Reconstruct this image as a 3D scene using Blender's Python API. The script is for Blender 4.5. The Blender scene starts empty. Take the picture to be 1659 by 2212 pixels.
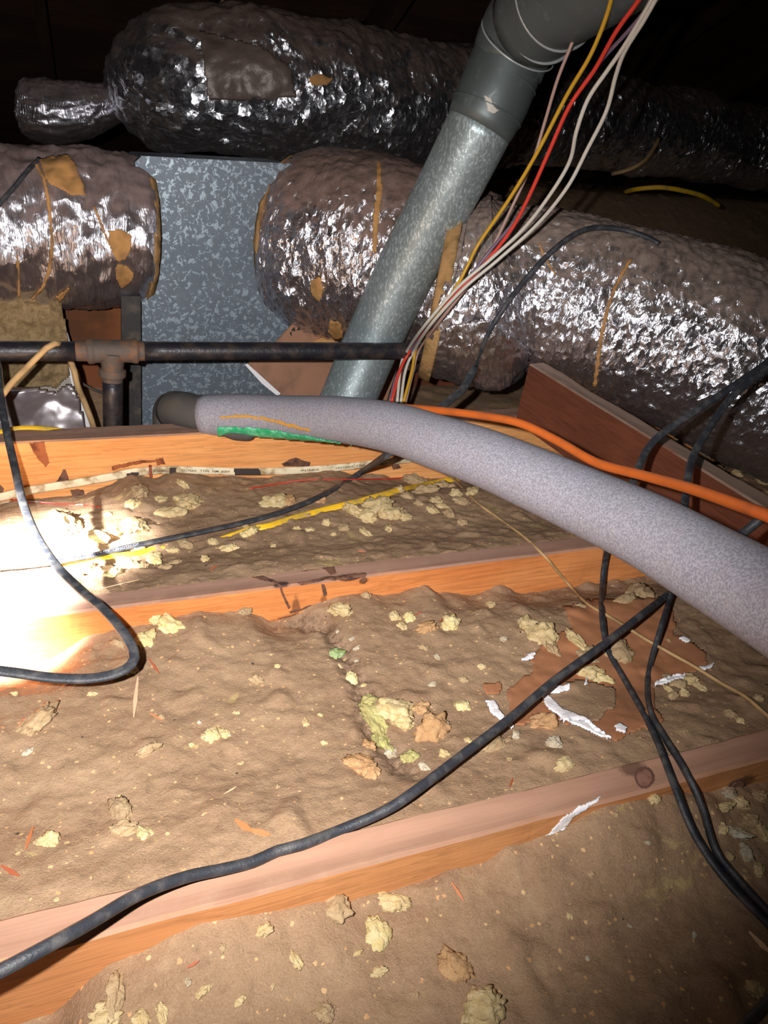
import bpy, bmesh, math, random
from mathutils import Vector, Matrix, noise
from mathutils.bvhtree import BVHTree
C = bpy.context.scene
COL = C.collection
random.seed(7)

# ---------------------------------------------------------------- camera
F = 1598.0
CAM = Vector((0, 0, .56))
ROT = Matrix(((0.93488059, 0.08680034, -0.34418597), (-0.3462282, 0.43675997, -0.83028113), (0.07825797, 0.89538061, 0.43837115)))
cd = bpy.data.cameras.new('camera'); cam = bpy.data.objects.new('camera', cd); COL.objects.link(cam)
cd.sensor_fit = 'HORIZONTAL'; cd.sensor_width = 36; cd.lens = 36*F/1659; cd.clip_start = .01
cam.matrix_world = Matrix.Translation(CAM) @ ROT.to_4x4()
C.camera = cam
def ray(x, y): return ROT @ Vector((x-829.5, 1106-y, -F))
def PY(x, y, Y): a = ray(x, y); return CAM + a*(Y/a.y)
def PD(x, y, d): return CAM + ray(x, y)*(d/F)

# ---------------------------------------------------------------- light
def spot(name, loc, target, power, size, blend, radius, col):
    l = bpy.data.lights.new(name, 'SPOT'); l.energy = power; l.spot_size = math.radians(size); l.spot_blend = blend
    l.shadow_soft_size = radius; l.color = col
    o = bpy.data.objects.new(name, l); COL.objects.link(o); o.location = loc
    o.rotation_euler = (Vector(target)-Vector(loc)).to_track_quat('-Z', 'Y').to_euler()
FL = CAM + ROT @ Vector((-.075, .03, 0))
spot('phone_flash', FL, PD(430, 940, 1.3), 88, 108, 1.0, .008, (1, .985, .97))
spot('work_light', (-.50, .62, .42), (-.22, .955, -.02), 1250, 35, 1.0, .012, (1, .98, .96))
l = bpy.data.lights.new('soft_fill', 'POINT'); l.energy = 1.6; l.shadow_soft_size = .08; l.color = (1, .9, .8)  # dim wide point light added near the flash to fill its shadows
o = bpy.data.objects.new('soft_fill', l); COL.objects.link(o); o.location = FL + Vector((-.05, -.05, .12))
w = bpy.data.worlds.new('world'); C.world = w; w.use_nodes = True
w.node_tree.nodes['Background'].inputs[0].default_value = (.5, .42, .36, 1)
w.node_tree.nodes['Background'].inputs[1].default_value = .015
C.view_settings.view_transform = 'Standard'; C.view_settings.look = 'None'
C.view_settings.exposure = 0; C.view_settings.gamma = 1; C.view_settings.use_curve_mapping = False

# ---------------------------------------------------------------- materials
def srgb(r, g, b):
    f = lambda c: (c/255/12.92) if c/255 <= .04045 else ((c/255+.055)/1.055)**2.4
    return (f(r), f(g), f(b), 1)
class NT:
    def __init__(s, name):
        s.m = bpy.data.materials.new(name); s.m.use_nodes = True; s.t = s.m.node_tree
        s.b = s.t.nodes['Principled BSDF']; s.co = s.t.nodes.new('ShaderNodeTexCoord'); s.geo = s.t.nodes.new('ShaderNodeNewGeometry')
    def n(s, typ, **kw):
        x = s.t.nodes.new('ShaderNode'+typ)
        for k, v in kw.items(): setattr(x, k, v)
        return x
    def l(s, a, b): s.t.links.new(a, b)
    def inp(s, sock, v):
        if hasattr(v, 'links') or isinstance(v, bpy.types.NodeSocket): s.l(v, sock)
        else: sock.default_value = v
    def math(s, op, a, b=0, c=0, clamp=False):
        x = s.n('Math', operation=op, use_clamp=clamp); s.inp(x.inputs[0], a); s.inp(x.inputs[1], b); s.inp(x.inputs[2], c); return x.outputs[0]
    def vm(s, op, a, b=(0, 0, 0)):
        x = s.n('VectorMath', operation=op); s.inp(x.inputs[0], a)
        if op == 'SCALE': s.inp(x.inputs[3], b); return x.outputs[0]
        s.inp(x.inputs[1], b); return x.outputs['Value'] if op in ('DISTANCE', 'LENGTH', 'DOT_PRODUCT') else x.outputs[0]
    def mapp(s, v, scale=(1, 1, 1), loc=(0, 0, 0), rot=(0, 0, 0)):
        x = s.n('Mapping'); s.l(v, x.inputs[0]); x.inputs[1].default_value = loc; x.inputs[2].default_value = rot; x.inputs[3].default_value = scale; return x.outputs[0]
    def noise(s, v, sc, det=4, rough=.55, dist=0):
        x = s.n('TexNoise'); s.l(v, x.inputs['Vector']); x.inputs['Scale'].default_value = sc; x.inputs['Detail'].default_value = det
        x.inputs['Roughness'].default_value = rough; x.inputs['Distortion'].default_value = dist; return x.outputs[0]
    def vor(s, v, sc, feat='F1', rnd=1):
        x = s.n('TexVoronoi', feature=feat); s.l(v, x.inputs['Vector']); x.inputs['Scale'].default_value = sc; x.inputs['Randomness'].default_value = rnd; return x
    def ramp(s, f, a, b): # smooth remap a..b -> 0..1
        x = s.n('MapRange', interpolation_type='SMOOTHSTEP'); s.inp(x.inputs[0], f); x.inputs[1].default_value = a; x.inputs[2].default_value = b; return x.outputs[0]
    def mix(s, f, a, b, mode='MIX'):
        x = s.n('Mix', data_type='RGBA', blend_type=mode); s.inp(x.inputs[0], f); s.inp(x.inputs[6], a); s.inp(x.inputs[7], b); return x.outputs[2]
    def bump(s, h, st, dist=.01, nrm=None):
        x = s.n('Bump'); s.l(h, x.inputs['Height']); x.inputs['Strength'].default_value = st; x.inputs['Distance'].default_value = dist
        if nrm: s.l(nrm, x.inputs['Normal'])
        return x.outputs[0]
    def out(s, col=None, rough=.6, metal=0, nrm=None, spec=.5):
        if col is not None: s.inp(s.b.inputs['Base Color'], col)
        s.inp(s.b.inputs['Roughness'], rough); s.inp(s.b.inputs['Metallic'], metal); s.inp(s.b.inputs['Specular IOR Level'], spec)
        if nrm is not None: s.l(nrm, s.b.inputs['Normal'])
        return s.m
def pos(t): return t.geo.outputs['Position']
def plain(name, col, rough=.6, metal=0, grain=0, gs=300, spec=.4, dirt=None, ds=25):
    t = NT(name); nrm = None; c = col
    if dirt: c = t.mix(t.ramp(t.noise(pos(t), ds, 5), .42, .7), col, dirt)
    if grain: nrm = t.bump(t.noise(pos(t), gs, 3), grain, .003)
    return t.out(c, rough, metal, nrm, spec)

def insulation_mat(name, c1, c2, yellow=.0):
    t = NT(name); p = pos(t)
    n1 = t.noise(p, 5, 5, .6); n2 = t.noise(p, 38, 5, .65); n3 = t.noise(p, 260, 3, .6)
    c = t.mix(t.ramp(n1, .35, .68), c1, c2)
    c = t.mix(t.math('MULTIPLY', t.ramp(n2, .5, .72), .5), c, srgb(178, 150, 118))
    c = t.mix(t.math('MULTIPLY', t.ramp(n2, .46, .28), .55), c, srgb(112, 88, 68))
    c = t.mix(t.math('MULTIPLY', t.ramp(n3, .35, .7), .35), c, srgb(160, 132, 106))
    # small pale, orange and dark specks lying in the dust
    wp = t.vm('ADD', p, t.vm('SCALE', t.vm('SUBTRACT', t.n('TexNoise').outputs['Color'], (.5, .5, .5)), 0)); nq = t.n('TexNoise'); t.l(p, nq.inputs['Vector']); nq.inputs['Scale'].default_value = 420; wp = t.vm('ADD', p, t.vm('SCALE', t.vm('SUBTRACT', nq.outputs['Color'], (.5, .5, .5)), .004)); v = t.vor(wp, 150); rc = t.n('SeparateColor'); t.l(v.outputs['Color'], rc.inputs[0])
    rad = t.math('MULTIPLY', t.math('POWER', rc.outputs[1], 2.5), .34)
    sp = t.math('MULTIPLY', t.math('LESS_THAN', v.outputs['Distance'], rad), t.math('GREATER_THAN', rc.outputs[0], .35))
    c = t.mix(t.math('MULTIPLY', sp, .75), c, t.mix(rc.outputs[2], srgb(226, 190, 140), srgb(215, 160, 110)))
    v2 = t.vor(wp, 40); r2 = t.n('SeparateColor'); t.l(v2.outputs['Color'], r2.inputs[0])
    dk = t.math('MULTIPLY', t.math('LESS_THAN', v2.outputs['Distance'], t.math('MULTIPLY', r2.outputs[1], .09)), t.math('GREATER_THAN', r2.outputs[0], .72))
    c = t.mix(t.math('MULTIPLY', dk, .85), c, srgb(50, 42, 44))
    # bare yellow fibre showing through the dust
    yl = t.noise(p, 16, 5, .7, .6)
    c = t.mix(t.math('MULTIPLY', t.ramp(yl, .62-yellow, .72-yellow), .6), c, srgb(190, 165, 110))
    g = t.noise(p, 620, 4, .75); c = t.mix(t.math('MULTIPLY', t.ramp(g, .5, .75), .4), c, srgb(196, 168, 138)); c = t.mix(t.math('MULTIPLY', t.ramp(g, .46, .28), .5), c, srgb(92, 72, 56))
    at = t.n('Attribute', attribute_name='trail')
    tn = t.ramp(t.noise(p, 120, 4, .8), .35, .62)
    c = t.mix(t.math('MULTIPLY', at.outputs['Fac'], .6), c, t.mix(tn, srgb(70, 50, 38), srgb(150, 122, 102)))
    h = t.math('ADD', t.math('MULTIPLY', n2, .8), t.math('MULTIPLY', n3, .35))
    h = t.math('ADD', h, t.math('MULTIPLY', t.noise(p, 700, 2), .3))
    return t.out(c, .95, 0, t.bump(h, .6, .005), .15)

def wood_mat(name, la, lb, top=None, spots=(), topamt=.85, gs=1.0, grainrot=(0, 0, 0)):
    t = NT(name); p = t.co.outputs['Object']
    q = t.mapp(p, (1.6, 34*gs, 34*gs), (0, 0, 0), grainrot); n1 = t.noise(q, 1, 5, .6, .4)
    fine = t.noise(t.mapp(p, (10, 420, 420), rot=grainrot), 1, 3, .6)
    lines = t.ramp(t.math('FRACT', t.math('MULTIPLY', n1, 11)), .5, .98)
    big = t.noise(t.mapp(p, (3, 9, 9), rot=grainrot), 1, 3)
    c = t.mix(t.ramp(big, .3, .7), la, lb)
    dark = tuple(x*.36 for x in lb[:3])+(1,)
    c = t.mix(t.math('MULTIPLY', lines, .3), c, dark)
    c = t.mix(t.math('MULTIPLY', t.ramp(fine, .4, .75), .25), c, dark)
    if top:
        sx = t.n('SeparateXYZ'); t.l(t.geo.outputs['True Normal'], sx.inputs[0])
        m = t.ramp(sx.outputs[2], .35, .8); m = t.math('MULTIPLY', m, topamt)
        tc = t.mix(t.math('MULTIPLY', t.ramp(n1, .35, .7), .8), top, tuple(x*.5 for x in top[:3])+(1,))
        tc = t.mix(t.math('MULTIPLY', t.ramp(t.noise(p, 30, 5, .7), .45, .75), .5), tc, srgb(165, 138, 118))
        c = t.mix(m, c, tc)
    for (sp, sc, col, amt) in spots:
        d = t.vm('MULTIPLY', t.vm('SUBTRACT', p, sp), tuple(1/s for s in sc))
        L = t.math('ADD', t.vm('LENGTH', d), t.math('MULTIPLY', t.math('SUBTRACT', t.noise(p, 55, 4, .7), .5), 1.6))
        c = t.mix(t.math('MULTIPLY', t.ramp(L, 1.15, .6), amt), c, col)
    h = t.math('ADD', t.math('MULTIPLY', n1, .6), t.math('MULTIPLY', fine, .3))
    return t.out(c, .72, 0, t.bump(h, .35, .002), .25)

def foil_mat(name, facet=55, k=.55, dustlo=.1, dusthi=.75, dust=srgb(128, 108, 98), wr=(14, 60), rough=.27, base=(.8, .79, .86, 1), distort=.02, floor=.22):
    t = NT(name); uv = t.co.outputs['UV']
    wob = t.vm('SCALE', t.n('TexNoise').outputs['Color'], 0)
    nz = t.n('TexNoise'); t.l(uv, nz.inputs['Vector']); nz.inputs['Scale'].default_value = 22; nz.inputs['Detail'].default_value = 3
    v0 = t.vm('ADD', uv, t.vm('SCALE', t.vm('SUBTRACT', nz.outputs['Color'], (.5, .5, .5)), distort))
    v = t.vor(t.mapp(v0, (1, .55, 1), rot=(0, 0, .35)), facet)
    v2 = t.vor(t.mapp(v0, (1, .8, 1), rot=(0, 0, -.5)), facet*2.3)
    wrk = t.noise(t.mapp(v0, (wr[1], wr[0], 1)), 1, 4, .65, .3)
    hb = t.math('ADD', wrk, t.math('MULTIPLY', v.outputs['Distance'], .6))
    b = t.bump(hb, .8, .007)
    f1 = t.vm('SCALE', t.vm('SUBTRACT', v.outputs['Color'], (.5, .5, .5)), k)
    f2 = t.vm('SCALE', t.vm('SUBTRACT', v2.outputs['Color'], (.5, .5, .5)), k*.6)
    nn = t.vm('NORMALIZE', t.vm('ADD', b, t.vm('ADD', f1, f2)))
    sx = t.n('SeparateXYZ'); t.l(t.geo.outputs['Normal'], sx.inputs[0])
    dn = t.noise(uv, 9, 6, .7)
    dv = t.math('ADD', sx.outputs[2], t.math('MULTIPLY', t.math('SUBTRACT', dn, .5), 1.5))
    dv = t.math('ADD', dv, t.math('MULTIPLY', t.math('SUBTRACT', v.outputs['Distance'], .3), .35))
    dm = t.math('MULTIPLY_ADD', t.ramp(dv, dustlo, dusthi), .92-floor, floor)
    m1 = t.b; t.inp(m1.inputs['Base Color'], base); m1.inputs['Metallic'].default_value = 1; m1.inputs['Roughness'].default_value = rough
    t.l(nn, m1.inputs['Normal'])
    m2 = t.n('BsdfPrincipled'); dc = t.mix(t.ramp(t.noise(uv, 30, 5), .35, .7), dust, tuple(x*.62 for x in dust[:3])+(1,))
    t.inp(m2.inputs['Base Color'], dc); m2.inputs['Roughness'].default_value = .5; m2.inputs['Specular IOR Level'].default_value = .35
    t.l(t.bump(t.math('ADD', wrk, t.math('MULTIPLY', v.outputs['Distance'], .3)), .7, .006), m2.inputs['Normal'])
    mx = t.n('MixShader'); t.l(dm, mx.inputs[0]); t.l(m1.outputs[0], mx.inputs[1]); t.l(m2.outputs[0], mx.inputs[2])
    t.l(mx.outputs[0], t.t.nodes['Material Output'].inputs[0])
    return t.m

def galv_mat(name, base, flake, sc=100, lo=.5, hi=.56, metal=.55, rough=.42, stretch=(1, 1, 1), blotch=0):
    t = NT(name); p = t.mapp(t.co.outputs['Object'], stretch)
    n = t.noise(p, sc, 3, .75, .4); big = t.noise(p, 4, 3)
    f = t.ramp(t.math('ADD', n, t.math('MULTIPLY', t.math('SUBTRACT', big, .5), .25)), lo, hi)
    v = t.vor(p, sc*.45)
    c = t.mix(t.math('MULTIPLY', v.outputs['Distance'], .6), base, tuple(x*.75 for x in base[:3])+(1,))
    c = t.mix(t.math('MULTIPLY', f, .8), c, flake)
    c = t.mix(t.math('MULTIPLY', t.ramp(t.noise(p, 9, 5, .7), .5, .8), .4), c, srgb(96, 92, 84))
    r = t.math('SUBTRACT', rough+.08, t.math('MULTIPLY', f, .14))
    return t.out(c, r, metal, t.bump(t.math('ADD', t.math('MULTIPLY', f, .3), big), .25, .002), .5)

M = {}
M['ins'] = insulation_mat('dusty_insulation', srgb(158, 128, 100), srgb(142, 112, 86))
M['ins_y'] = insulation_mat('yellow_insulation', srgb(156, 127, 100), srgb(140, 111, 86), .04)
B1, B2, B3 = srgb(60, 34, 26), srgb(44, 32, 32), srgb(120, 62, 34)
M['joistA'] = wood_mat('fir_near', srgb(220, 158, 104), srgb(200, 134, 84), srgb(180, 140, 120), [
    ((.487, .011, -.004), (.017, .014, .02), B1, .65), ((.62, -.019, -.03), (.022, .03, .012), B1, .7)])
def js(x, y, Yf, z0): q = PY(x, y, Yf); return (q.x, -.019, q.z-z0)
kB = []
for (x, y, a, b, col, am) in [(610, 1262, .014, .006, B2, .9), (640, 1310, .007, .02, B2, .6), (700, 1300, .006, .014, B1, .6), (650, 1335, .05, .008, B1, .8),
        (760, 1250, .02, .004, B2, .9), (785, 1255, .008, .006, B2, .8), (1120, 1305, .07, .008, srgb(120, 50, 25), .8), (740, 1245, .03, .003, B1, .8)]:
    s = js(x, y, .867, 0); kB.append((s, (a, .012, b), col, am))
M['joistB'] = wood_mat('fir_middle', srgb(224, 148, 88), srgb(202, 122, 66), srgb(152, 124, 112), kB)
kC = []
M['joistC'] = wood_mat('fir_far', srgb(238, 172, 108), srgb(214, 140, 80), srgb(146, 120, 112), kC)
M['board'] = wood_mat('dark_board', srgb(120, 68, 46), srgb(98, 54, 36), srgb(160, 134, 118), (), .9)
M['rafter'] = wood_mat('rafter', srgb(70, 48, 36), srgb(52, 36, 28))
M['foil_sleeve'] = foil_mat('foil_sleeve', 88, .44, .2, 1.0, srgb(168, 146, 134), (24, 60), .33, floor=.07)
M['foil_flapm'] = foil_mat('foil_flap', 90, .8, .5, 1.4, srgb(168, 146, 134), (20, 30), .2, floor=.0)
M['foil_collar'] = foil_mat('foil_collar', 88, .46, .1, .8, srgb(142, 116, 106), (24, 70), .32, floor=.1)
M['foil_left'] = foil_mat('foil_left', 30, .34, .2, .85, srgb(150, 128, 124), (6, 120), .3, floor=.15)
M['foil_top'] = foil_mat('foil_top', 66, .6, .2, .95, srgb(116, 98, 90), (16, 36), .36, (.92, .92, .98, 1), floor=.0)
M['foil_small'] = foil_mat('foil_small', 20, .2, .25, .7, srgb(120, 106, 104), (3, 130), .3)
M['galv'] = galv_mat('galvanised_box', srgb(100, 110, 120), srgb(156, 170, 182), 76, .52, .59, .35, .45)
M['vent'] = galv_mat('galvanised_vent', srgb(150, 162, 164), srgb(216, 228, 232), 200, .5, .66, .55, .38, (1, 1, .45))
M['elbow'] = galv_mat('galvanised_elbow', srgb(100, 108, 108), srgb(128, 136, 136), 30, .55, .75, .5, .42)
t = NT('foam'); p = pos(t); n = t.noise(p, 420, 3, .7); n2 = t.noise(p, 30, 4)
c = t.mix(t.ramp(n, .4, .62), srgb(122, 120, 130), srgb(155, 153, 163)); c = t.mix(t.math('MULTIPLY', t.ramp(n2, .4, .8), .3), c, srgb(140, 130, 128))
v = t.vor(p, 60); c = t.mix(t.math('LESS_THAN', v.outputs['Distance'], .035), c, srgb(230, 220, 180))
M['foam'] = t.out(c, .75, 0, t.bump(n, .45, .0012), .4)
M['rubber'] = plain('black_rubber', srgb(74, 71, 70), .7, 0, .4, 60, .3, srgb(84, 78, 72))
M['iron'] = plain('black_iron', srgb(34, 34, 40), .42, .2, .3, 120, .5, srgb(66, 56, 52), 40)
M['rust'] = plain('dusty_iron', srgb(84, 74, 68), .7, .1, .5, 100, .4, srgb(116, 80, 56), 45)
M['blk'] = plain('black_cord', srgb(50, 52, 58), .5, 0, .25, 500, .4, srgb(84, 82, 82), 60)
M['orange'] = plain('orange_cord', srgb(200, 98, 38), .45, 0, 0, 1, .4, srgb(176, 88, 40), 20)
M['yel'] = plain('yellow_jacket', srgb(236, 186, 40), .45, 0, 0, 1, .4, srgb(180, 150, 70), 30)
M['romex'] = plain('cream_jacket', srgb(226, 212, 180), .55, 0, 0, 1, .3, srgb(150, 120, 80), 40)
M['tan'] = plain('tan_jacket', srgb(190, 155, 108), .6, 0, 0, 1, .3, srgb(150, 120, 84), 30)
M['w_yel'] = plain('wire_yellow', srgb(186, 142, 36), .4)
M['w_red'] = plain('wire_red', srgb(200, 56, 42), .4)
M['w_pur'] = plain('wire_purple', srgb(112, 92, 110), .4)
M['w_wht'] = plain('wire_white', srgb(190, 184, 174), .4)
M['w_brn'] = plain('wire_brown', srgb(168, 136, 126), .4)
M['white'] = plain('white_paper', srgb(240, 236, 238), .7, 0, .4, 200)
M['kraft'] = plain('kraft', srgb(166, 112, 78), .8, 0, .3, 60, .2, srgb(150, 104, 74), 12)
M['card'] = plain('cardboard', srgb(162, 120, 96), .8, 0, .2, 60, .2, srgb(136, 102, 84), 14)
M['cardb'] = plain('brown_panel', srgb(128, 76, 46), .8, 0, .2, 60, .2, srgb(96, 60, 38), 10)
M['tape'] = plain('tan_backing', srgb(190, 140, 86), .75, 0, .3, 90, .2, srgb(150, 112, 72), 25)
M['fibre'] = plain('duct_fibre', srgb(170, 132, 88), .9, 0, .8, 120, .1, srgb(120, 95, 60), 30)
M['ink'] = plain('ink', srgb(30, 30, 30), .6)
M['green'] = plain('green_tape', srgb(40, 165, 110), .4, 0, .6, 90, .5, srgb(120, 205, 165), 70)
M['strk'] = plain('yellow_print', srgb(190, 140, 60), .8, 0, .6, 300)
M['steel'] = plain('dark_steel', srgb(44, 42, 42), .7, .1, 0, 1, .5, srgb(90, 76, 66))
M['splint'] = plain('red_splinter', srgb(160, 84, 56), .7)
M['splint_o'] = plain('orange_splinter', srgb(190, 112, 68), .7)
M['splint_p'] = plain('pale_splinter', srgb(214, 176, 142), .7)
M['dust'] = plain('dusty_film', srgb(108, 92, 84), .45, .15, .9, 40, .5, srgb(100, 84, 76), 20)
M['plastic'] = foil_mat('plastic_sheet', 14, .15, .5, 1.4, srgb(160, 144, 144), (12, 12), .36, (.55, .52, .55, 1), floor=.55)
M['drywall'] = plain('gypsum', srgb(170, 160, 150), .9)
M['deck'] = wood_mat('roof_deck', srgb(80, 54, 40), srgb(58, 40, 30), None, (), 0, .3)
def chunkmat(name, a, b, fl=.5):
    t = NT(name); p = pos(t); n = t.noise(p, 90, 5, .7, .4)
    oi = t.n('ObjectInfo'); c = t.mix(t.ramp(n, .35, .65), a, b)
    c = t.mix(t.math('MULTIPLY', t.ramp(t.noise(p, 30, 4), .5, .75), fl), c, srgb(150, 122, 96))
    c = t.mix(t.math('MULTIPLY', oi.outputs['Random'], .25), c, srgb(196, 168, 128))
    return t.out(c, .95, 0, t.bump(t.noise(p, 300, 4, .8), .8, .004), .1)
M['ch'] = chunkmat('fibre_yellow', srgb(232, 208, 160), srgb(214, 186, 132), .5)
M['batt'] = chunkmat('fibre_batt', srgb(168, 142, 104), srgb(122, 98, 66), .6)
M['ch_b'] = chunkmat('fibre_bright', srgb(246, 228, 176), srgb(232, 208, 142), .1)
M['ch_d'] = chunkmat('fibre_dusty', srgb(200, 172, 134), srgb(180, 150, 114), .8)
M['ch_o'] = chunkmat('fibre_orange', srgb(214, 168, 122), srgb(190, 144, 100), .4)
M['ch_g'] = chunkmat('fibre_green', srgb(172, 200, 150), srgb(160, 176, 100), .1)
M['ch_l'] = chunkmat('fibre_lime', srgb(206, 200, 130), srgb(172, 162, 104), .35)
M['ch_w'] = chunkmat('fibre_white', srgb(214, 204, 184), srgb(190, 170, 140), .3)

# ---------------------------------------------------------------- object helpers
def tag(o, label=None, cat=None, group=None, kind=None):
    for k, v in (('label', label), ('category', cat), ('group', group), ('kind', kind)):
        if v: o[k] = v
    return o
def worg(o): return o.location+worg(o.parent) if o.parent else o.location.copy()
def mesh(name, verts, faces, mat, parent=None, smooth=False, uvs=None, loc=None):
    me = bpy.data.meshes.new(name)
    if loc is None and parent is None and verts:
        a = Vector(verts[0]); lo = Vector(a); hi = Vector(a)
        for v in verts:
            for i in range(3): lo[i] = min(lo[i], v[i]); hi[i] = max(hi[i], v[i])
        loc = Vector(((lo.x+hi.x)/2, (lo.y+hi.y)/2, lo.z))
    if parent is not None: loc = worg(parent)
    me.from_pydata([Vector(v)-loc for v in verts], [], faces)
    if uvs is not None:
        ul = me.uv_layers.new(name='UVMap')
        for lp in me.loops: ul.data[lp.index].uv = uvs[lp.vertex_index]
    me.materials.append(M[mat] if isinstance(mat, str) else mat)
    if smooth: me.polygons.foreach_set('use_smooth', [True]*len(me.polygons))
    o = bpy.data.objects.new(name, me); COL.objects.link(o)
    if parent is None: o.location = loc
    else: o.parent = parent
    me.update(); return o
def empty(name, loc):
    o = bpy.data.objects.new(name, None); COL.objects.link(o); o.location = loc; o.empty_display_size = .02; return o
def hexa(c):  # 8 corners: bottom 4 ccw, top 4 ccw
    return c, [(0, 3, 2, 1), (4, 5, 6, 7), (0, 1, 5, 4), (1, 2, 6, 5), (2, 3, 7, 6), (3, 0, 4, 7)]
def box(name, x0, x1, y0, y1, z0, z1, mat, parent=None):
    v, f = hexa([(x0, y0, z0), (x1, y0, z0), (x1, y1, z0), (x0, y1, z0), (x0, y0, z1), (x1, y0, z1), (x1, y1, z1), (x0, y1, z1)])
    return mesh(name, v, f, mat, parent)
def beam(name, p0, p1, up, w, h, mat, parent=None, seg=40, wob=.0012, ox=0):
    """board with p0-p1 the centre line of its top face, slightly worn edges; local X runs along the grain"""
    p0 = Vector(p0); p1 = Vector(p1); d = (p1-p0); L = d.length; d.normalize(); s = Vector(up).cross(d).normalized(); u = d.cross(s).normalized()
    prof = []
    r = .003
    for (a, b) in [(-w/2, -h), (-w/2, -h*.66), (-w/2, -h*.33), (-w/2, -r), (-w/2+r, 0), (-w/6, 0), (w/6, 0), (w/2-r, 0), (w/2, -r), (w/2, -h*.33), (w/2, -h*.66), (w/2, -h)]: prof.append((a, b))
    n = len(prof); vs = []; fs = []
    for i in range(seg+1):
        x = L*i/seg
        for j, (a, b) in enumerate(prof):
            k = noise.noise(Vector((x*9, a*40, b*20)))*wob*1.6 + noise.noise(Vector((x*40, a*60, b*60)))*wob*.6
            vs.append(Vector((x+ox, a+(k if a > 0 else -k), b+k*.6)))
    for i in range(seg):
        for j in range(n):
            a = i*n+j; b = i*n+(j+1) % n; fs.append((a, b, b+n, a+n))
    fs.append(tuple(range(n))); fs.append(tuple(reversed(range(seg*n, seg*n+n))))
    me = bpy.data.meshes.new(name); me.from_pydata(vs, [], fs); me.materials.append(M[mat])
    bm = bmesh.new(); bm.from_mesh(me); bmesh.ops.recalc_face_normals(bm, faces=bm.faces); bm.to_mesh(me); bm.free()
    o = bpy.data.objects.new(name, me); COL.objects.link(o)
    R = Matrix((d, s, u)).transposed().to_4x4(); mw = Matrix.Translation(p0-d*ox) @ R
    if parent: o.parent = parent; o.matrix_basis = Matrix.Translation(-parent.location) @ mw
    else: o.matrix_basis = mw
    return o
def smooth_path(pts, step):
    P = [Vector(p) for p in pts]
    if len(P) == 2: P = [P[0], (P[0]+P[1])/2, P[1]]
    Q = [P[0]*2-P[1]]+P+[P[-1]*2-P[-2]]; out = []; par = []
    for i in range(1, len(Q)-2):
        a, b, c, d = Q[i-1:i+3]; n = max(1, int((c-b).length/step))
        for k in range(n):
            t = k/n
            out.append(.5*((2*b)+(c-a)*t+(2*a-5*b+4*c-d)*t*t+(3*b-a-3*c+d)*t**3)); par.append(i-1+t)
    out.append(P[-1]); par.append(len(P)-1.0)
    return out, par
def tube(name, pts, rad, mat, parent=None, seg=10, step=.01, prof=None, disp=None, hint=None, caps=True, sag=None):
    """swept tube; rad is a number or one per control point; prof(theta)->(a,b) unit section; disp(s,theta,p)->radial offset"""
    path, par = smooth_path(pts, step); vs = []; fs = []; uv = []
    rl = rad if isinstance(rad, (list, tuple)) else [rad]*len(pts)
    if len(pts) == 2: rl = [rl[0], (rl[0]+rl[1])/2, rl[1]]
    def R(t):
        i = min(int(t), len(rl)-2); f = t-i; f = f*f*(3-2*f); return rl[i]*(1-f)+rl[i+1]*f
    hint = Vector(hint) if hint is not None else Vector((.013, -.61, .79))
    s = 0; N = None
    for i, p in enumerate(path):
        T = (path[min(i+1, len(path)-1)]-path[max(i-1, 0)]).normalized()
        if N is None: N = (hint-T*hint.dot(T)).normalized()
        else: N = (N-T*N.dot(T)).normalized()
        Bn = T.cross(N)
        if i: s += (p-path[i-1]).length
        r = R(par[i])
        for j in range(seg+1 if disp else seg):
            th = 2*math.pi*j/seg; a, b = prof(th) if prof else (math.cos(th), math.sin(th))
            rr = r + (disp(s, th if j < seg else 0, p+(N*a+Bn*b)*r) if disp else 0)
            vs.append(p+(N*a+Bn*b)*rr); uv.append((s, th*r))
    m = seg+1 if disp else seg
    for i in range(len(path)-1):
        for j in range(seg):
            a = i*m+j; b = i*m+(j+1) % m if not disp else i*m+j+1; fs.append((a, b, b+m, a+m))
    if caps:
        fs.append(tuple(reversed(range(seg)))); fs.append(tuple(range((len(path)-1)*m, (len(path)-1)*m+seg)))
    o = mesh(name, vs, fs, mat, parent, True, uv)
    for p_ in list(o.data.polygons)[-2:] if caps else []: p_.use_smooth = False
    return o
def flat(w=1, h=.55):  # twin flex section: two lobes with a groove
    def f(th):
        c, s = math.cos(th), math.sin(th); g = 1-.28*math.exp(-(s/.35)**2)
        return (c*h*g, s*w)
    return f
BV = {}
def bvh(o):
    dg = None; me = o.data; mw = o.matrix_basis
    if o.parent: mw = Matrix.Translation(worg(o.parent)) @ mw
    return BVHTree.FromPolygons([mw @ v.co for v in me.vertices], [tuple(p.vertices) for p in me.polygons])
def hit(x, y, trees):
    d = ray(x, y).normalized(); best = None
    for t in trees:
        h = t.ray_cast(CAM, d)
        if h[0] is not None and (best is None or h[3] < best[3]): best = h
    return best
GR = []
def S(x, y, lift=0, trees=None):
    h = hit(x, y, trees or GR)
    if h is None:
        a = ray(x, y); k = (-.04-CAM.z)/a.z; p = CAM+a*k if k > 0 else PY(x, y, 1.5)
    else: p = h[0]
    return p + (CAM-p).normalized()*lift
def inside(x, y, poly):
    c = False; n = len(poly)
    for i in range(n):
        (x1, y1), (x2, y2) = poly[i], poly[(i+1) % n]
        if (y1 > y) != (y2 > y) and x < (x2-x1)*(y-y1)/(y2-y1)+x1: c = not c
    return c
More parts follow.
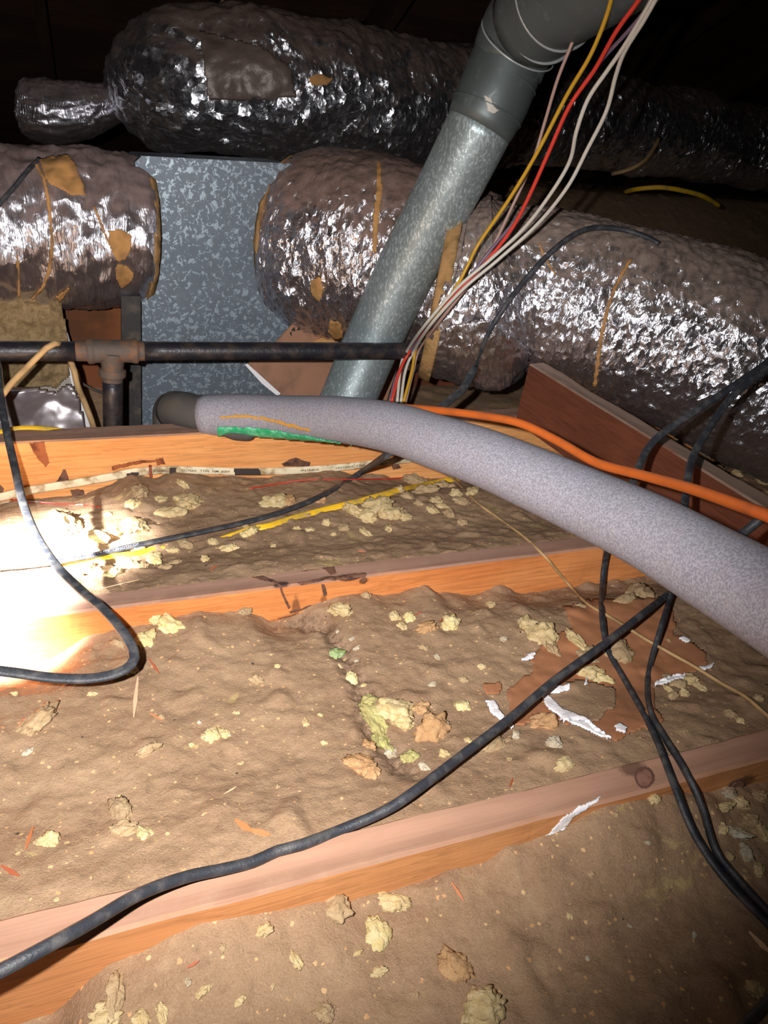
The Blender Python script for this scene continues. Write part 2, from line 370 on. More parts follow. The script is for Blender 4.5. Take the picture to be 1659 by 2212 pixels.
def drape(name, poly, trees, mat, parent=None, off=.002, thick=.0015, step=5, rag=0, smooth=True):
    """a sheet with thickness lying on the surfaces in trees"""
    xs = [p[0] for p in poly]; ys = [p[1] for p in poly]; idx = {}; vs = []; fs = []; ns = []; us = []
    def V(i, j):
        if (i, j) not in idx:
            x = min(xs)+i*step; y = min(ys)+j*step; h = hit(x, y, trees)
            if h is None: return None
            n = h[1] if h[1].dot(CAM-h[0]) > 0 else -h[1]
            idx[(i, j)] = len(vs); vs.append(h[0]+n*(off+thick)); ns.append(n); us.append((x*.001, -y*.001))
        return idx[(i, j)]
    for i in range(int((max(xs)-min(xs))/step)+1):
        for j in range(int((max(ys)-min(ys))/step)+1):
            cx = min(xs)+(i+.5)*step; cy = min(ys)+(j+.5)*step
            if rag:
                q = Vector((cx*.05, cy*.05, rag)); cx += noise.noise(q)*rag; cy += noise.noise(q+Vector((9, 3, 1)))*rag
            if inside(cx, cy, poly):
                q = [V(i, j), V(i, j+1), V(i+1, j+1), V(i+1, j)]
                if None not in q and max((vs[q[0]]-vs[k]).length for k in q[1:]) < .03: fs.append(q)
    if not fs: return None
    n0 = len(vs); vs2 = vs+[v-n*thick for v, n in zip(vs, ns)]; ed = {}
    for f in fs:
        for a, b in zip(f, f[1:]+f[:1]): ed[(a, b)] = 1
    fs2 = list(map(tuple, fs))+[tuple(n0+k for k in reversed(f)) for f in fs]
    for (a, b) in ed:
        if (b, a) not in ed: fs2.append((b, a, a+n0, b+n0))
    me_o = mesh(name, vs2, fs2, mat, parent, smooth, us+us)
    bm = bmesh.new(); bm.from_mesh(me_o.data); bmesh.ops.recalc_face_normals(bm, faces=bm.faces)
    bmesh.ops.delete(bm, geom=[v for v in bm.verts if not v.link_faces], context='VERTS')
    bmesh.ops.smooth_vert(bm, verts=bm.verts, factor=.4, use_axis_x=True, use_axis_y=True, use_axis_z=True)
    bm.to_mesh(me_o.data); bm.free(); return me_o
def interp(tab, x):
    if x <= tab[0][0]: return tab[0][1]
    for (a, b), (c, d) in zip(tab, tab[1:]):
        if x <= c: t = (x-a)/(c-a); t = t*t*(3-2*t); return b+(d-b)*t
    return tab[-1][1]

# ---------------------------------------------------------------- room shell
tag(box('floor', -2.2, 5, -2.5, 6.2, -.2, -.15, 'drywall'), kind='structure')
def quad_slab(name, a, b, c, d, th, mat):
    n = (Vector(b)-Vector(a)).cross(Vector(d)-Vector(a)).normalized()*th
    P = [Vector(q) for q in (a, b, c, d)]; v, f = hexa([*P, *[q+n for q in P]]); return mesh(name, v, f, mat)
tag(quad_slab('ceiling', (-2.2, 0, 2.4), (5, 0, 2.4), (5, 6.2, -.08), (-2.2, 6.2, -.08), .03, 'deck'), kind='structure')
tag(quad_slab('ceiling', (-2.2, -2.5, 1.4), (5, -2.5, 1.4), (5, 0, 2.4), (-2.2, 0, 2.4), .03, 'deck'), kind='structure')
tag(box('wall_left', -2.25, -2.2, -2.5, 6.2, -.2, 2.5, 'deck'), kind='structure')
tag(box('wall_right', 5, 5.05, -2.5, 6.2, -.2, 2.5, 'deck'), kind='structure')
tag(box('wall_back', -2.2, 5, -2.55, -2.5, -.2, 1.45, 'deck'), kind='structure')
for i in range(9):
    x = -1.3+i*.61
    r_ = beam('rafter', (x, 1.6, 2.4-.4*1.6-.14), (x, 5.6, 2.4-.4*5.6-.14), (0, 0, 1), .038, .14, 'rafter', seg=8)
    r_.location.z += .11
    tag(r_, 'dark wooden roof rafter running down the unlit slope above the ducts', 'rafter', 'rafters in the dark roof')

# ---------------------------------------------------------------- joists
jA = tag(beam('floor_joist', (-.5, .426, 0), (1.5, .426, .0), (0, 0, 1), .038, .15, 'joistA', seg=260, ox=-.5), 'nearest fir joist, crossed by the thick black cord, with a round knot at right', 'joist')
jB = tag(beam('floor_joist', (-.9, .886, 0), (2.2, .886, .0), (0, 0, 1), .038, .15, 'joistB', seg=300, ox=-.9), 'middle fir joist with dark water stains on its top and face', 'joist')
jC = tag(beam('floor_joist', (-.9, 1.357, .061), (2.6, 1.357, .061), (0, 0, 1), .06, .21, 'joistC', seg=300, ox=-.9), 'farthest and deepest joist, with the cream cable stapled along its orange face', 'joist')

# ---------------------------------------------------------------- loose fill insulation
FA = [(-.3, -.1), (-.083, -.078), (-.028, -.037), (.039, -.021), (.12, -.03), (.202, -.046), (.3, -.04), (.369, -.027), (.43, -.006), (.5, -.012), (.6, -.035), (.7, -.045)]
FB = [(-.3, -.065), (-.149, -.062), (-.096, -.068), (-.03, -.04), (.02, -.034), (.094, -.026), (.16, -.034), (.203, -.056), (.23, -.052), (.27, -.036), (.32, -.03), (.372, -.036), (.43, -.03), (.47, -.05), (.52, -.062), (.56, -.052), (.62, -.07), (.77, -.072), (1.2, -.06)]
FC = [(-.3, -.09), (-.183, -.055), (-.06, -.045), (0, -.032), (.04, -.012), (.08, -.026), (.12, -.012), (.2, -.03), (.3, -.04), (.42, -.03), (.5, -.052), (.6, -.068), (.95, -.085), (1.6, -.08)]
trail_px = [(650, 1335), (690, 1350), (725, 1400), (755, 1450), (780, 1500), (790, 1570), (815, 1620), (840, 1660), (870, 1700)]
trail = []
for (x, y) in trail_px:
    a = ray(x, y); trail.append(CAM+a*((-.045-CAM.z)/a.z))
def tdist(x, y):
    best = 9
    for a, b in zip(trail, trail[1:]):
        dx, dy = b.x-a.x, b.y-a.y; t = max(0, min(1, ((x-a.x)*dx+(y-a.y)*dy)/(dx*dx+dy*dy)))
        best = min(best, math.hypot(x-a.x-dx*t, y-a.y-dy*t))
    return best
hole = trail[1]
def field(name, x0, x1, y0, y1, res, h, label, mat='ins', tr=False):
    nx = int((x1-x0)/res)+1; ny = int((y1-y0)/res)+1; vs = []; fs = []; at = []
    for j in range(ny):
        for i in range(nx):
            x = x0+(x1-x0)*i/(nx-1); y = y0+(y1-y0)*j/(ny-1); q = Vector((x, y, 0)); z = h(x, y)
            z += noise.fractal(q*9, 1, 2, 3)*.004 + noise.fractal(q*42+Vector((3, 1, 2)), .7, 2.1, 4)*.0021
            c = noise.noise(q*26+Vector((7, 7, 7))); z += max(0, c-.25)*.013
            z += noise.noise(q*140)*.0009
            a = 0
            if tr:
                d = tdist(x, y)+noise.noise(q*50)*.008; a = max(0, 1-d/.022); z -= a*.009
                d2 = math.hypot(x-hole.x, y-hole.y); z -= max(0, 1-d2/.03)*.018; z += noise.noise(q*120)*.004*min(1, a*2)
            vs.append((x, y, z)); at.append(min(1, a*1.6))
    for j in range(ny-1):
        for i in range(nx-1): a = j*nx+i; fs.append((a, a+1, a+nx+1, a+nx))
    o = mesh(name, vs, fs, mat, None, True)
    A = o.data.attributes.new('trail', 'FLOAT', 'POINT'); A.data.foreach_set('value', at)
    tag(o, label, 'insulation', None, 'stuff'); return o
def mixf(a, b, t): t = max(0, min(1, t)); t = t*t*(3-2*t); return a+(b-a)*t
def lim(o, y, z):
    for v in o.data.vertices:
        w_ = o.location+v.co
        if w_.y < y and w_.z > z: v.co.z = z-o.location.z
i0 = field('loose_insulation', -.3, 1.0, .05, .41, .0035, lambda x, y: mixf(-.05, interp(FA, x), (y-.3)/.11), 'brown dusty loose insulation in front of the nearest joist')
i1 = field('loose_insulation', -.5, 1.5, .436, .869, .0036, lambda x, y: mixf(mixf(-.006, -.032, (y-.45)/.15), interp(FB, x), (y-.74)/.12), 'brown dusty loose insulation between the nearest and middle joists', tr=True)
i2 = field('loose_insulation', -.6, 1.9, .895, 1.33, .0038, lambda x, y: mixf(mixf(-.004, -.03, (y-.91)/.14), interp(FC, x), (y-1.16)/.15), 'brown dusty loose insulation between the middle and farthest joists', 'ins_y')
def hfar(x, y):
    z = mixf(-.12, -.03, (y-1.75)/.25) if x < .55 else -.03
    return z + mixf(0, .5, (y-2.15)/1.0)*mixf(0, 1, (x-.2)/.7)
i3 = field('loose_insulation', -2.1, 4.9, 1.388, 4.3, .014, hfar, 'dark dusty insulation spread over the attic floor beyond the farthest joist', 'ins_y')
lim(i1, .446, -.003); lim(i2, .906, -.003)
bA, bB, bC, b0, b1, b2, b3 = [bvh(o) for o in (jA, jB, jC, i0, i1, i2, i3)]
GR = [bA, bB, bC, b0, b1, b2, b3]

M['stainw'] = plain('water_stain', srgb(112, 78, 62), .85, 0, 0, 1, .2, srgb(66, 46, 40), 90)
M['knotb'] = plain('knot', srgb(150, 86, 52), .8, 0, 0, 1, .2, srgb(96, 50, 32), 50)
M['greyw'] = plain('weathered_wood', srgb(160, 138, 120), .8, 0, 0, 1, .2, srgb(128, 108, 94), 30)
for poly in ([(520, 1240), (560, 1240), (605, 1262), (612, 1268), (570, 1254), (540, 1247)], [(425, 1245), (540, 1231), (660, 1215), (700, 1212), (700, 1218), (600, 1229), (540, 1237), (430, 1250)],
             [(680, 1222), (722, 1216), (728, 1238), (715, 1243), (702, 1230)], [(640, 1259), (700, 1248), (790, 1236), (794, 1243), (760, 1251), (700, 1255), (650, 1264)],
             [(603, 1264), (608, 1264), (617, 1290), (627, 1312), (622, 1316), (612, 1292)], [(622, 1322), (660, 1310), (690, 1303), (702, 1307), (660, 1314), (628, 1326)], [(778, 1240), (790, 1238), (792, 1256), (782, 1258)],
             [(640, 1228), (675, 1224), (690, 1230), (650, 1234)], [(692, 1262), (700, 1262), (706, 1284), (698, 1290)]):
    drape('water_stain', poly, [bB], 'stainw', jB, .0002, .0003, 1.3, 2.5)
for poly in ([(112, 1048), (126, 1036), (135, 1014), (142, 1014), (149, 1036), (164, 1048), (140, 1053)], [(-8, 1042), (9, 1054), (7, 1074), (-8, 1072)], [(608, 1002), (640, 988), (670, 1000), (666, 1007), (614, 1007)], [(152, 1058), (180, 1056), (186, 1072), (158, 1076)], [(845, 1005), (860, 1000), (868, 1010), (852, 1014)]):
    drape('dark_scorch', poly, [bC], 'stainw', jC, .0002, .0003, 1.5, 3)
for poly in ([(62, 956), (95, 954), (106, 998), (98, 1009), (84, 995)], [(334, 990), (352, 988), (357, 1003), (340, 1006)], [(240, 1008), (280, 998), (335, 992), (336, 997), (285, 1004), (250, 1016), (242, 1018)]):
    drape('knot', poly, [bC], 'knotb', jC, .0002, .0003, 1.5, 3)
def disc(cx, cy, a, b, rot): r_ = math.radians(rot); return [(cx+a*math.cos(t_)*math.cos(r_)-b*math.sin(t_)*math.sin(r_), cy+a*math.cos(t_)*math.sin(r_)+b*math.sin(t_)*math.cos(r_)) for t_ in [k*math.pi/10 for k in range(20)]]
M['knota'] = plain('round_knot', srgb(150, 108, 92), .8, 0, .3, 90, .2, srgb(122, 84, 72), 70)
M['knotr'] = plain('knot_rim', srgb(112, 76, 64), .8)
for (q, k) in ((disc(1392, 1680, 22, 24, 0), disc(1392, 1680, 17, 19, 0)), (disc(1592, 1696, 22, 12, -25), disc(1593, 1696, 15, 8, -25))):
    drape('knot_rim', q, [bA], 'knotr', jA, .0002, .0003, 2, 2); drape('knot', k, [bA], 'knota', jA, .0006, .0004, 2, 2)
# ---------------------------------------------------------------- ducts
def foil_disp(amp, f, st, seed, big=.012):
    def d(s, th, p):
        q = Vector((s*f, math.cos(th)*f*st*.2, math.sin(th)*f*st*.2+seed))
        r = abs(noise.noise(q*1.0))*-2*amp + noise.fractal(q*2.3, 1, 2, 3)*amp*.7
        return r + noise.noise(Vector((p.x*5, p.y*5, p.z*5+seed)))*big
    return d
# left duct
D1 = empty('insulated_duct', (0, 1.86, .2)); tag(D1, 'foil wrapped duct entering the left side of the galvanised box, with torn tan patches', 'duct')
o = tube('foil_jacket', [PD(-330, 470, 1.44), PD(-120, 485, 1.52), PD(60, 492, 1.59), PD(200, 496, 1.64), PD(285, 502, 1.67), PD(313, 505, 1.682)], [.15, .158, .16, .171, .167, .15], 'foil_left', D1, 150, .005, None, foil_disp(.006, 22, .55, 3))
t1 = bvh(o)
for poly in ([(85, 345), (150, 335), (165, 362), (180, 400), (186, 424), (150, 420), (108, 398), (95, 380)],
             [(232, 500), (258, 495), (284, 508), (286, 535), (268, 560), (255, 566), (240, 540)],
             [(252, 570), (275, 575), (290, 590), (285, 608), (262, 622), (250, 600)],
             [(120, 640), (148, 620), (150, 630), (128, 650)]):
    drape('torn_patch', poly, [t1], 'tape', D1, .001, .002, 3, 3)
for path in ([(78, 355), (95, 385), (104, 430), (111, 500), (112, 545), (105, 590), (92, 620), (70, 645)], [(203, 445), (215, 475), (226, 505), (238, 530)], [(38, 550), (40, 600), (41, 640)]):
    pp = [p for i in range(len(path)-1) for p in [((path[i][0]*(1-k/3)+path[i+1][0]*k/3), (path[i][1]*(1-k/3)+path[i+1][1]*k/3)) for k in range(3)]]+[path[-1]]
    w_ = 3.6 if len(path) > 5 else 2.5
    drape('seam_tape', [(x-w_, y) for x, y in pp]+[(x+w_, y) for x, y in reversed(pp)], [t1], 'tape', D1, .001, .002, 2.2)
o = tube('collar_edge', [PD(304, 504, 1.677), PD(319, 505.5, 1.684)], [.157, .146], 'fibre', D1, 60, .006, None, foil_disp(.004, 30, 1, 5, .006))
# right collar duct
D2 = empty('insulated_duct', (.6, 1.95, .2)); tag(D2, 'foil wrapped duct leaving the right side of the galvanised box, behind the slanted vent pipe', 'duct')
o = tube('foil_jacket', [PD(630, 520, 1.832), PD(650, 524, 1.826), PD(700, 532, 1.81), (PD(800, 548, 1.79)), PD(900, 575, 1.775), PD(1020, 615, 1.76)], [.19, .203, .218, .222, .222, .2], 'foil_collar', D2, 190, .005, None, foil_disp(.0034, 42, .8, 9))
t2 = bvh(o)
tube('fibre_edge', [PD(624, 519, 1.834), PD(636, 521, 1.830)], [.182, .193], 'fibre', D2, 70, .006, None, foil_disp(.005, 30, 1, 6, .008))
drape('seam_tape', [(815, 350), (822, 350), (826, 420), (818, 470), (814, 545), (806, 545), (806, 470), (812, 420)], [t2], 'tape', D2, .001, .002, 2.5)
drape('torn_patch', [(672, 605), (692, 598), (700, 625), (690, 650), (678, 640), (668, 625)], [t2], 'tape', D2, .001, .003, 3, 3)
drape('torn_patch', [(715, 690), (735, 695), (742, 725), (725, 735), (708, 715)], [t2], 'tape', D2, .001, .003, 3, 3)
# long right duct
D3 = empty('insulated_duct', (1.1, 1.5, .2)); tag(D3, 'long foil wrapped duct sagging across the right side, under the black cords', 'duct')
o = tube('foil_jacket', [PD(955, 628, 1.62), PD(985, 636, 1.62), PD(1060, 640, 1.615), PD(1150, 630, 1.60), PD(1260, 655, 1.59), PD(1400, 705, 1.57), PD(1540, 758, 1.55), PD(1680, 812, 1.54), PD(1900, 900, 1.52), PD(2300, 1020, 1.5)],
         [.182, .188, .2, .172, .178, .188, .198, .205, .21, .21], 'foil_sleeve', D3, 260, .0045, None, foil_disp(.0032, 44, .8, 17, .014))
t3 = bvh(o)
tube('fibre_edge', [PD(938, 628, 1.62), PD(964, 633, 1.62)], [.186, .196], 'fibre', D3, 70, .006, None, foil_disp(.006, 30, 1, 8, .01))
pp = [(1362, 560), (1345, 590), (1325, 630), (1312, 670), (1300, 720), (1292, 780), (1285, 835)]
drape('seam_tape', [(x-4, y) for x, y in pp]+[(x+4, y) for x, y in reversed(pp)], [t3], 'tape', D3, .001, .002, 2.5)
pp = [(1165, 525), (1172, 545), (1185, 570), (1200, 595)]
drape('seam_tape', [(x-2.5, y) for x, y in pp]+[(x+2.5, y) for x, y in reversed(pp)], [t3], 'tape', D3, .001, .001, 2.2)
# flap of foil hanging under its near end
fl = drape('foil_flap', [(962, 700), (1060, 690), (1150, 760), (1120, 800), (1085, 842), (1040, 850), (985, 825), (968, 790)], [t3], 'foil_sleeve', D3, .006, .003, 4, 6)
# top duct
D4 = empty('insulated_duct', (.8, 2.3, .5)); tag(D4, 'uppermost foil wrapped duct, bending back at its left end and fading into the dark', 'duct')
o = tube('foil_jacket', [PD(300, 180, 2.24), PD(310, 178, 2.21), PD(330, 176, 2.15), PD(375, 175, 2.08), PD(440, 176, 2.04), PD(560, 184, 2.06), PD(700, 200, 2.14), PD(850, 222, 2.3), PD(1000, 235, 2.52), PD(1200, 258, 2.95), PD(1450, 290, 3.4), PD(1760, 345, 3.9)],
         [.045, .10, .15, .182, .19, .192, .186, .178, .18, .18, .18, .18], 'foil_top', D4, 130, .008, None, foil_disp(.008, 18, .9, 23, .03))
t4 = bvh(o)
drape('torn_patch', [(665, 165), (690, 160), (720, 170), (700, 186), (670, 184)], [t4], 'tape', D4, .001, .003, 3, 3)
drape('foil_overlap', [(430, 70), (560, 100), (628, 150), (640, 208), (560, 214), (445, 216), (440, 130)], [t4], 'dust', D4, .003, .003, 5, 4)
# small duct
D5 = tag(tube('flexible_duct', [PD(62, 238, 2.1), PD(110, 245, 2.1), PD(170, 240, 2.12), PD(240, 225, 2.2), PD(330, 200, 2.5)], [.078, .084, .074, .055, .05], 'foil_small', None, 90, .006, None, foil_disp(.004, 50, .4, 31, .01)), 'small dark foil duct stub above the left duct, beside the big bend', 'duct')
tag(tube('twine', [PD(1322, 376, 2.9), PD(1360, 366, 2.86), PD(1395, 345, 2.86), PD(1415, 315, 2.88), PD(1424, 298, 2.92)], .008, 'tan', None, 6, .02), 'short brown tie hanging around the dark upper duct at right', 'tie')

# ---------------------------------------------------------------- galvanised plenum box
PLY = 1.78
px0, px1 = PY(296, 600, PLY).x, PY(640, 600, PLY).x
PL = empty('plenum_box', ((px0+px1)/2, PLY, -.1)); tag(PL, 'mottled galvanised sheet metal box standing between two foil ducts', 'plenum')
a_, b_ = PY(292, 350, PLY), PY(652, 362, PLY); a2, b2_ = PY(302, 905, PLY), PY(628, 880, PLY)
a2 = a2+(a2-a_)*.15; b2_ = b2_+(b2_-b_)*.15
D = Vector((0, .36, 0)); r = .012
a1, b1_ = a_+Vector((r, 0, r*.9)), b_+Vector((-r*.6, 0, r*.4))
# front with chamfered top corners and a hemmed lip
front = [a2, b2_, b_, b1_, a1, a_]
vs = front+[q+D for q in front]; n = 6
fs = [tuple(range(n)), tuple(reversed(range(n, 2*n)))]+[(i, i+n, (i+1) % n+n, (i+1) % n) for i in range(n)]
mesh('sheet_metal_body', vs, fs, 'galv', PL)
e0 = a1+Vector((0, -.004, -.012)); e1 = b1_+Vector((0, -.004, -.012)); u = Vector((0, 0, .014)); k = Vector((0, .004, 0))
v, f = hexa([e0, e1, e1+k, e0+k, e0+u, e1+u, e1+k+u, e0+k+u]); mesh('top_hem', v, f, 'galv', PL)
e0, e1 = b_+Vector((-.006, -.003, -.02)), b2_+Vector((-.006, -.003, 0)); k = Vector((.006, 0, 0)); k2 = Vector((0, .004, 0))
v, f = hexa([e1, e1+k, e1+k+k2, e1+k2, e0, e0+k, e0+k+k2, e0+k2]); mesh('corner_seam', v, f, 'galv', PL)

# ---------------------------------------------------------------- vent pipe
V = empty('vent_pipe', PD(745, 900, 1.9)); tag(V, 'slanted round galvanised vent pipe with an adjustable elbow, crossing in front of the foil ducts', 'pipe')
R0 = .0625
vp = [PD(722, 930, 1.7), PD(752, 862, 1.68), PD(804, 740, 1.635), PD(884, 570, 1.545), PD(983, 380, 1.43), PD(1048, 250, 1.36)]
tube('straight_pipe', vp, R0, 'vent', V, 48, .02)
ve = [PD(1034, 276, 1.367), PD(1044, 256, 1.361), PD(1066, 210, 1.35), PD(1100, 125, 1.33)]
tube('elbow_collar', ve, [.0625, .0655, .068, .0665], 'elbow', V, 48, .01)
tube('elbow_section', [PD(1094, 150, 1.333), PD(1112, 100, 1.32), PD(1135, 60, 1.29), PD(1165, 28, 1.25)], [.0665, .071, .074, .075], 'elbow', V, 48, .01)
tube('elbow_section', [PD(1150, 42, 1.265), PD(1200, -5, 1.2), PD(1270, -50, 1.13), PD(1420, -150, 1.0), PD(1560, -240, .9)], [.077, .078, .078, .078, .078], 'elbow', V, 48, .02)
def ring(c, ax, R, r, mat, parent, name):
    ax = ax.normalized(); a = ax.orthogonal().normalized(); b = ax.cross(a); vs = []; fs = []
    for i in range(56):
        th = 2*math.pi*i/56; d = a*math.cos(th)+b*math.sin(th)
        for j in range(8):
            ph = 2*math.pi*j/8; vs.append(c+d*(R+r*math.cos(ph))+ax*r*math.sin(ph))
    for i in range(56):
        for j in range(8): fs.append((i*8+j, i*8+(j+1) % 8, ((i+1) % 56)*8+(j+1) % 8, ((i+1) % 56)*8+j))
    return mesh(name, vs, fs, mat, parent, True)
M['bead'] = plain('bead_metal', srgb(176, 180, 182), .35, .3)
ax = PD(1270, -50, 1.13)-PD(1150, 42, 1.265)
ring(PD(1172, 24, 1.245), ax, .0795, .003, 'bead', V, 'swivel_bead')
ring(PD(1205, -8, 1.2), ax, .080, .003, 'bead', V, 'swivel_bead')
ring(PD(1120, 92, 1.31), PD(1142, 48, 1.28)-PD(1105, 115, 1.325), .0735, .0016, 'bead', V, 'swivel_bead')
for (x, y, d) in [(1083, 170, 1.342), (1052, 240, 1.358)]:
    ring(PD(x, y, d), ve[-1]-ve[0], .0672, .0018, 'elbow', V, 'crimp_ridge')
tv = bvh([c for c in V.children if c.name.startswith('straight')][0])
dr = drape('paint_splash', [(1046, 205), (1060, 212), (1066, 228), (1078, 238), (1068, 246), (1052, 240), (1050, 222)], [bvh([c for c in V.children if c.name.startswith('elbow_collar')][0])], 'w_wht', V, .0006, .0006, 2, 2)

# ---------------------------------------------------------------- iron gas pipe
G = empty('gas_pipe', PY(243, 760, 1.45)); tag(G, 'black iron pipe running level across the galvanised box, with a dusty tee', 'pipe')
GY = 1.45; rp = .0178
def gp(x, y=758.5): return PY(x, y, GY)
tube('pipe', [gp(-300), gp(180)], rp, 'iron', G, 24, .05)
tube('pipe', [gp(300), gp(600), gp(985)], rp, 'iron', G, 24, .05)
tube('tee_fitting', [gp(163), gp(186), gp(190), gp(200), gp(204), gp(243), gp(284), gp(288), gp(296), gp(300), gp(312)], [.0185, .0185, .0235, .0235, .0215, .0205, .0215, .0235, .0235, .0185, .0185], 'rust', G, 32, .002)
tube('tee_branch', [PY(243, 762, GY), PY(243, 784, GY), PY(243, 796, GY), PY(243, 799, GY), PY(243, 812, GY), PY(243, 816, GY), PY(243, 824, GY)], [.024, .021, .0195, .0245, .0245, .019, .019], 'rust', G, 32, .002)
tube('drop_pipe', [PY(243, 815, GY), PY(244, 920, GY), PY(244, 1000, GY)], .0185, 'iron', G, 24, .03)

# ---------------------------------------------------------------- things behind the far joist, left
def slab(name, px, Y, th, mat, parent=None, dy=None):
    pts = [PY(x, y, Y + (dy[i] if dy else 0)) for i, (x, y) in enumerate(px)]; n = len(pts)
    vs = pts+[p+Vector((0, th, 0)) for p in pts]
    fs = [tuple(reversed(range(n))), tuple(range(n, 2*n))]+[(i, (i+1) % n, (i+1) % n+n, i+n) for i in range(n)]
    return mesh(name, vs, fs, mat, parent)
tag(slab('brown_board', [(110, 620), (300, 620), (300, 960), (110, 960)], 1.95, .02, 'cardb'), 'dark brown board standing behind the iron tee under the left duct', 'board')
tag(slab('steel_post', [(262, 640), (304, 640), (305, 960), (264, 960)], 1.72, .03, 'steel'), 'narrow dark post beside the left edge of the galvanised box', 'post')
gb = tag(slab('gypsum_board', [(-200, 600), (112, 600), (124, 650), (140, 700), (158, 760), (162, 800), (178, 860), (202, 920), (205, 1000), (-200, 1000)], 1.8, .012, 'drywall'), 'gypsum board with a torn white paper edge below the left duct', 'board')
slab('torn_paper_edge', [(112, 655), (126, 652), (138, 690), (152, 745), (158, 762), (150, 765), (136, 735), (124, 695)], 1.797, .004, 'white', gb)
slab('torn_paper_edge', [(146, 776), (152, 778), (158, 800), (168, 835), (180, 870), (192, 905), (196, 922), (184, 922), (172, 880), (156, 835), (150, 810)], 1.797, .004, 'white', gb)
# lumpy batt in front of the gypsum board
def lumpy(name, px, Y, amp, mat, f=30, res=.006, seed=0, bulge=.03, parent=None):
    xs = [PY(x, y, Y).x for x, y in px]; zs = [PY(x, y, Y).z for x, y in px]; poly = list(zip(xs, zs)); idx = {}; vs = []; fs = []
    def V_(i, j):
        if (i, j) not in idx:
            x = min(xs)+i*res; z = min(zs)+j*res; q = Vector((x, z, seed)); idx[(i, j)] = len(vs)
            e = noise.fractal(q*f, .9, 2, 4)*amp
            vs.append((x+noise.noise(q*60)*.002, Y-bulge*.5-e-abs(noise.noise(q*9))*bulge, z))
        return idx[(i, j)]
    for i in range(int((max(xs)-min(xs))/res)+1):
        for j in range(int((max(zs)-min(zs))/res)+1):
            x = min(xs)+(i+.5)*res; z = min(zs)+(j+.5)*res; q = Vector((x*25, z*25, seed))
            if inside(x+noise.noise(q)*.012, z+noise.noise(q+Vector((5, 5, 5)))*.012, poly): fs.append((V_(i, j), V_(i+1, j), V_(i+1, j+1), V_(i, j+1)))
    n0 = len(vs); ed = {}
    for f_ in fs:
        for a, b in zip(f_, f_[1:]+f_[:1]): ed[(a, b)] = 1
    vs += [(v[0], Y+.004, v[2]) for v in vs]; fs2 = fs+[tuple(n0+k for k in reversed(q)) for q in fs]
    fs2 += [(b, a, a+n0, b+n0) for (a, b) in ed if (b, a) not in ed]
    return mesh(name, vs, fs2, mat, parent, True)
tag(lumpy('insulation_batt', [(-150, 640), (122, 640), (135, 690), (150, 750), (150, 800), (120, 835), (60, 830), (-150, 850)], 1.79, .018, 'batt', 24, .0045, 2), 'ragged yellow-brown insulation batt sagging below the left duct', 'insulation')
tag(lumpy('plastic_sheet', [(10, 838), (90, 840), (122, 845), (150, 830), (168, 860), (186, 915), (186, 960), (5, 960), (5, 900)], 1.74, .006, 'plastic', 14, .005, 4, .02), 'crumpled shiny grey sheet tucked behind the farthest joist at left', 'sheet')
tag(tube('tan_cable', [PY(6, 852, 1.38), PY(30, 822, 1.40), PY(70, 782, 1.42), PY(100, 752, 1.425), PY(118, 742, 1.43), PY(136, 744, 1.47)], .0055, 'tan', None, 10, .01), 'tan cable looped over the iron pipe at far left', 'cable')
tag(tube('tan_cable', [PY(150, 775, 1.55), PY(160, 800, 1.55), PY(168, 835, 1.55), PY(185, 875, 1.56), PY(202, 922, 1.56), PY(210, 960, 1.57)], .006, 'tan', None, 10, .01), 'tan cable hanging down beside the torn white paper edge', 'cable')
tag(tube('grey_wire', [PY(170, 824, 1.7), PY(195, 838, 1.7), PY(225, 850, 1.7), PY(240, 856, 1.7)], .003, 'steel', None, 8, .01), 'thin grey wire crossing behind the drop of the iron pipe', 'wire')
tag(tube('yellow_cable', [PY(-60, 945, 1.37), PY(0, 933, 1.37), PY(30, 926, 1.372), PY(60, 924, 1.375), PY(100, 926, 1.382), PY(140, 930, 1.392)], .0045, 'yel', None, 10, .01, flat(1, .6)), 'yellow cable lying on top of the farthest joist at left', 'cable')
tag(tube('grey_wire', [PD(160, 192, 2.2), PD(200, 192, 2.2), PD(228, 196, 2.2), PD(262, 172, 2.2), PD(285, 165, 2.3)], .0028, 'w_brn', None, 8, .02), 'thin pale wire above the small foil duct at left', 'wire')
tag(tube('grey_wire', [PD(465, 18, 2.1), PD(480, 2, 2.05), PD(500, -20, 2)], .0028, 'w_brn', None, 8, .02), 'thin pale wire end above the top duct', 'wire')

# ---------------------------------------------------------------- cardboard, boards, right background
cb = tag(slab('cardboard_piece', [(530, 790), (600, 735), (650, 680), (738, 738), (870, 760), (830, 880), (625, 880), (600, 852)], 1.70, .005, 'card', None, [0, .02, .04, .06, .08, .04, 0, 0]), 'torn brown cardboard leaning against the galvanised box behind the iron pipe', 'cardboard')
slab('torn_white_edge', [(529, 788), (535, 786), (606, 850), (600, 856), (565, 828)], 1.693, .004, 'white', cb)
for k, tri in enumerate([[(640, 700), (648, 692), (650, 702)], [(652, 702), (656, 690), (664, 698)], [(629, 714), (636, 706), (638, 716)], [(641, 714), (647, 702), (650, 712)], [(624, 720), (630, 716), (630, 727)]]):
    slab('printed_triangle', tri, 1.729, .0006, 'ink', cb)
slab('cardboard_flap', [(672, 738), (700, 728), (738, 738), (700, 745)], 1.74, .004, 'tape', cb)
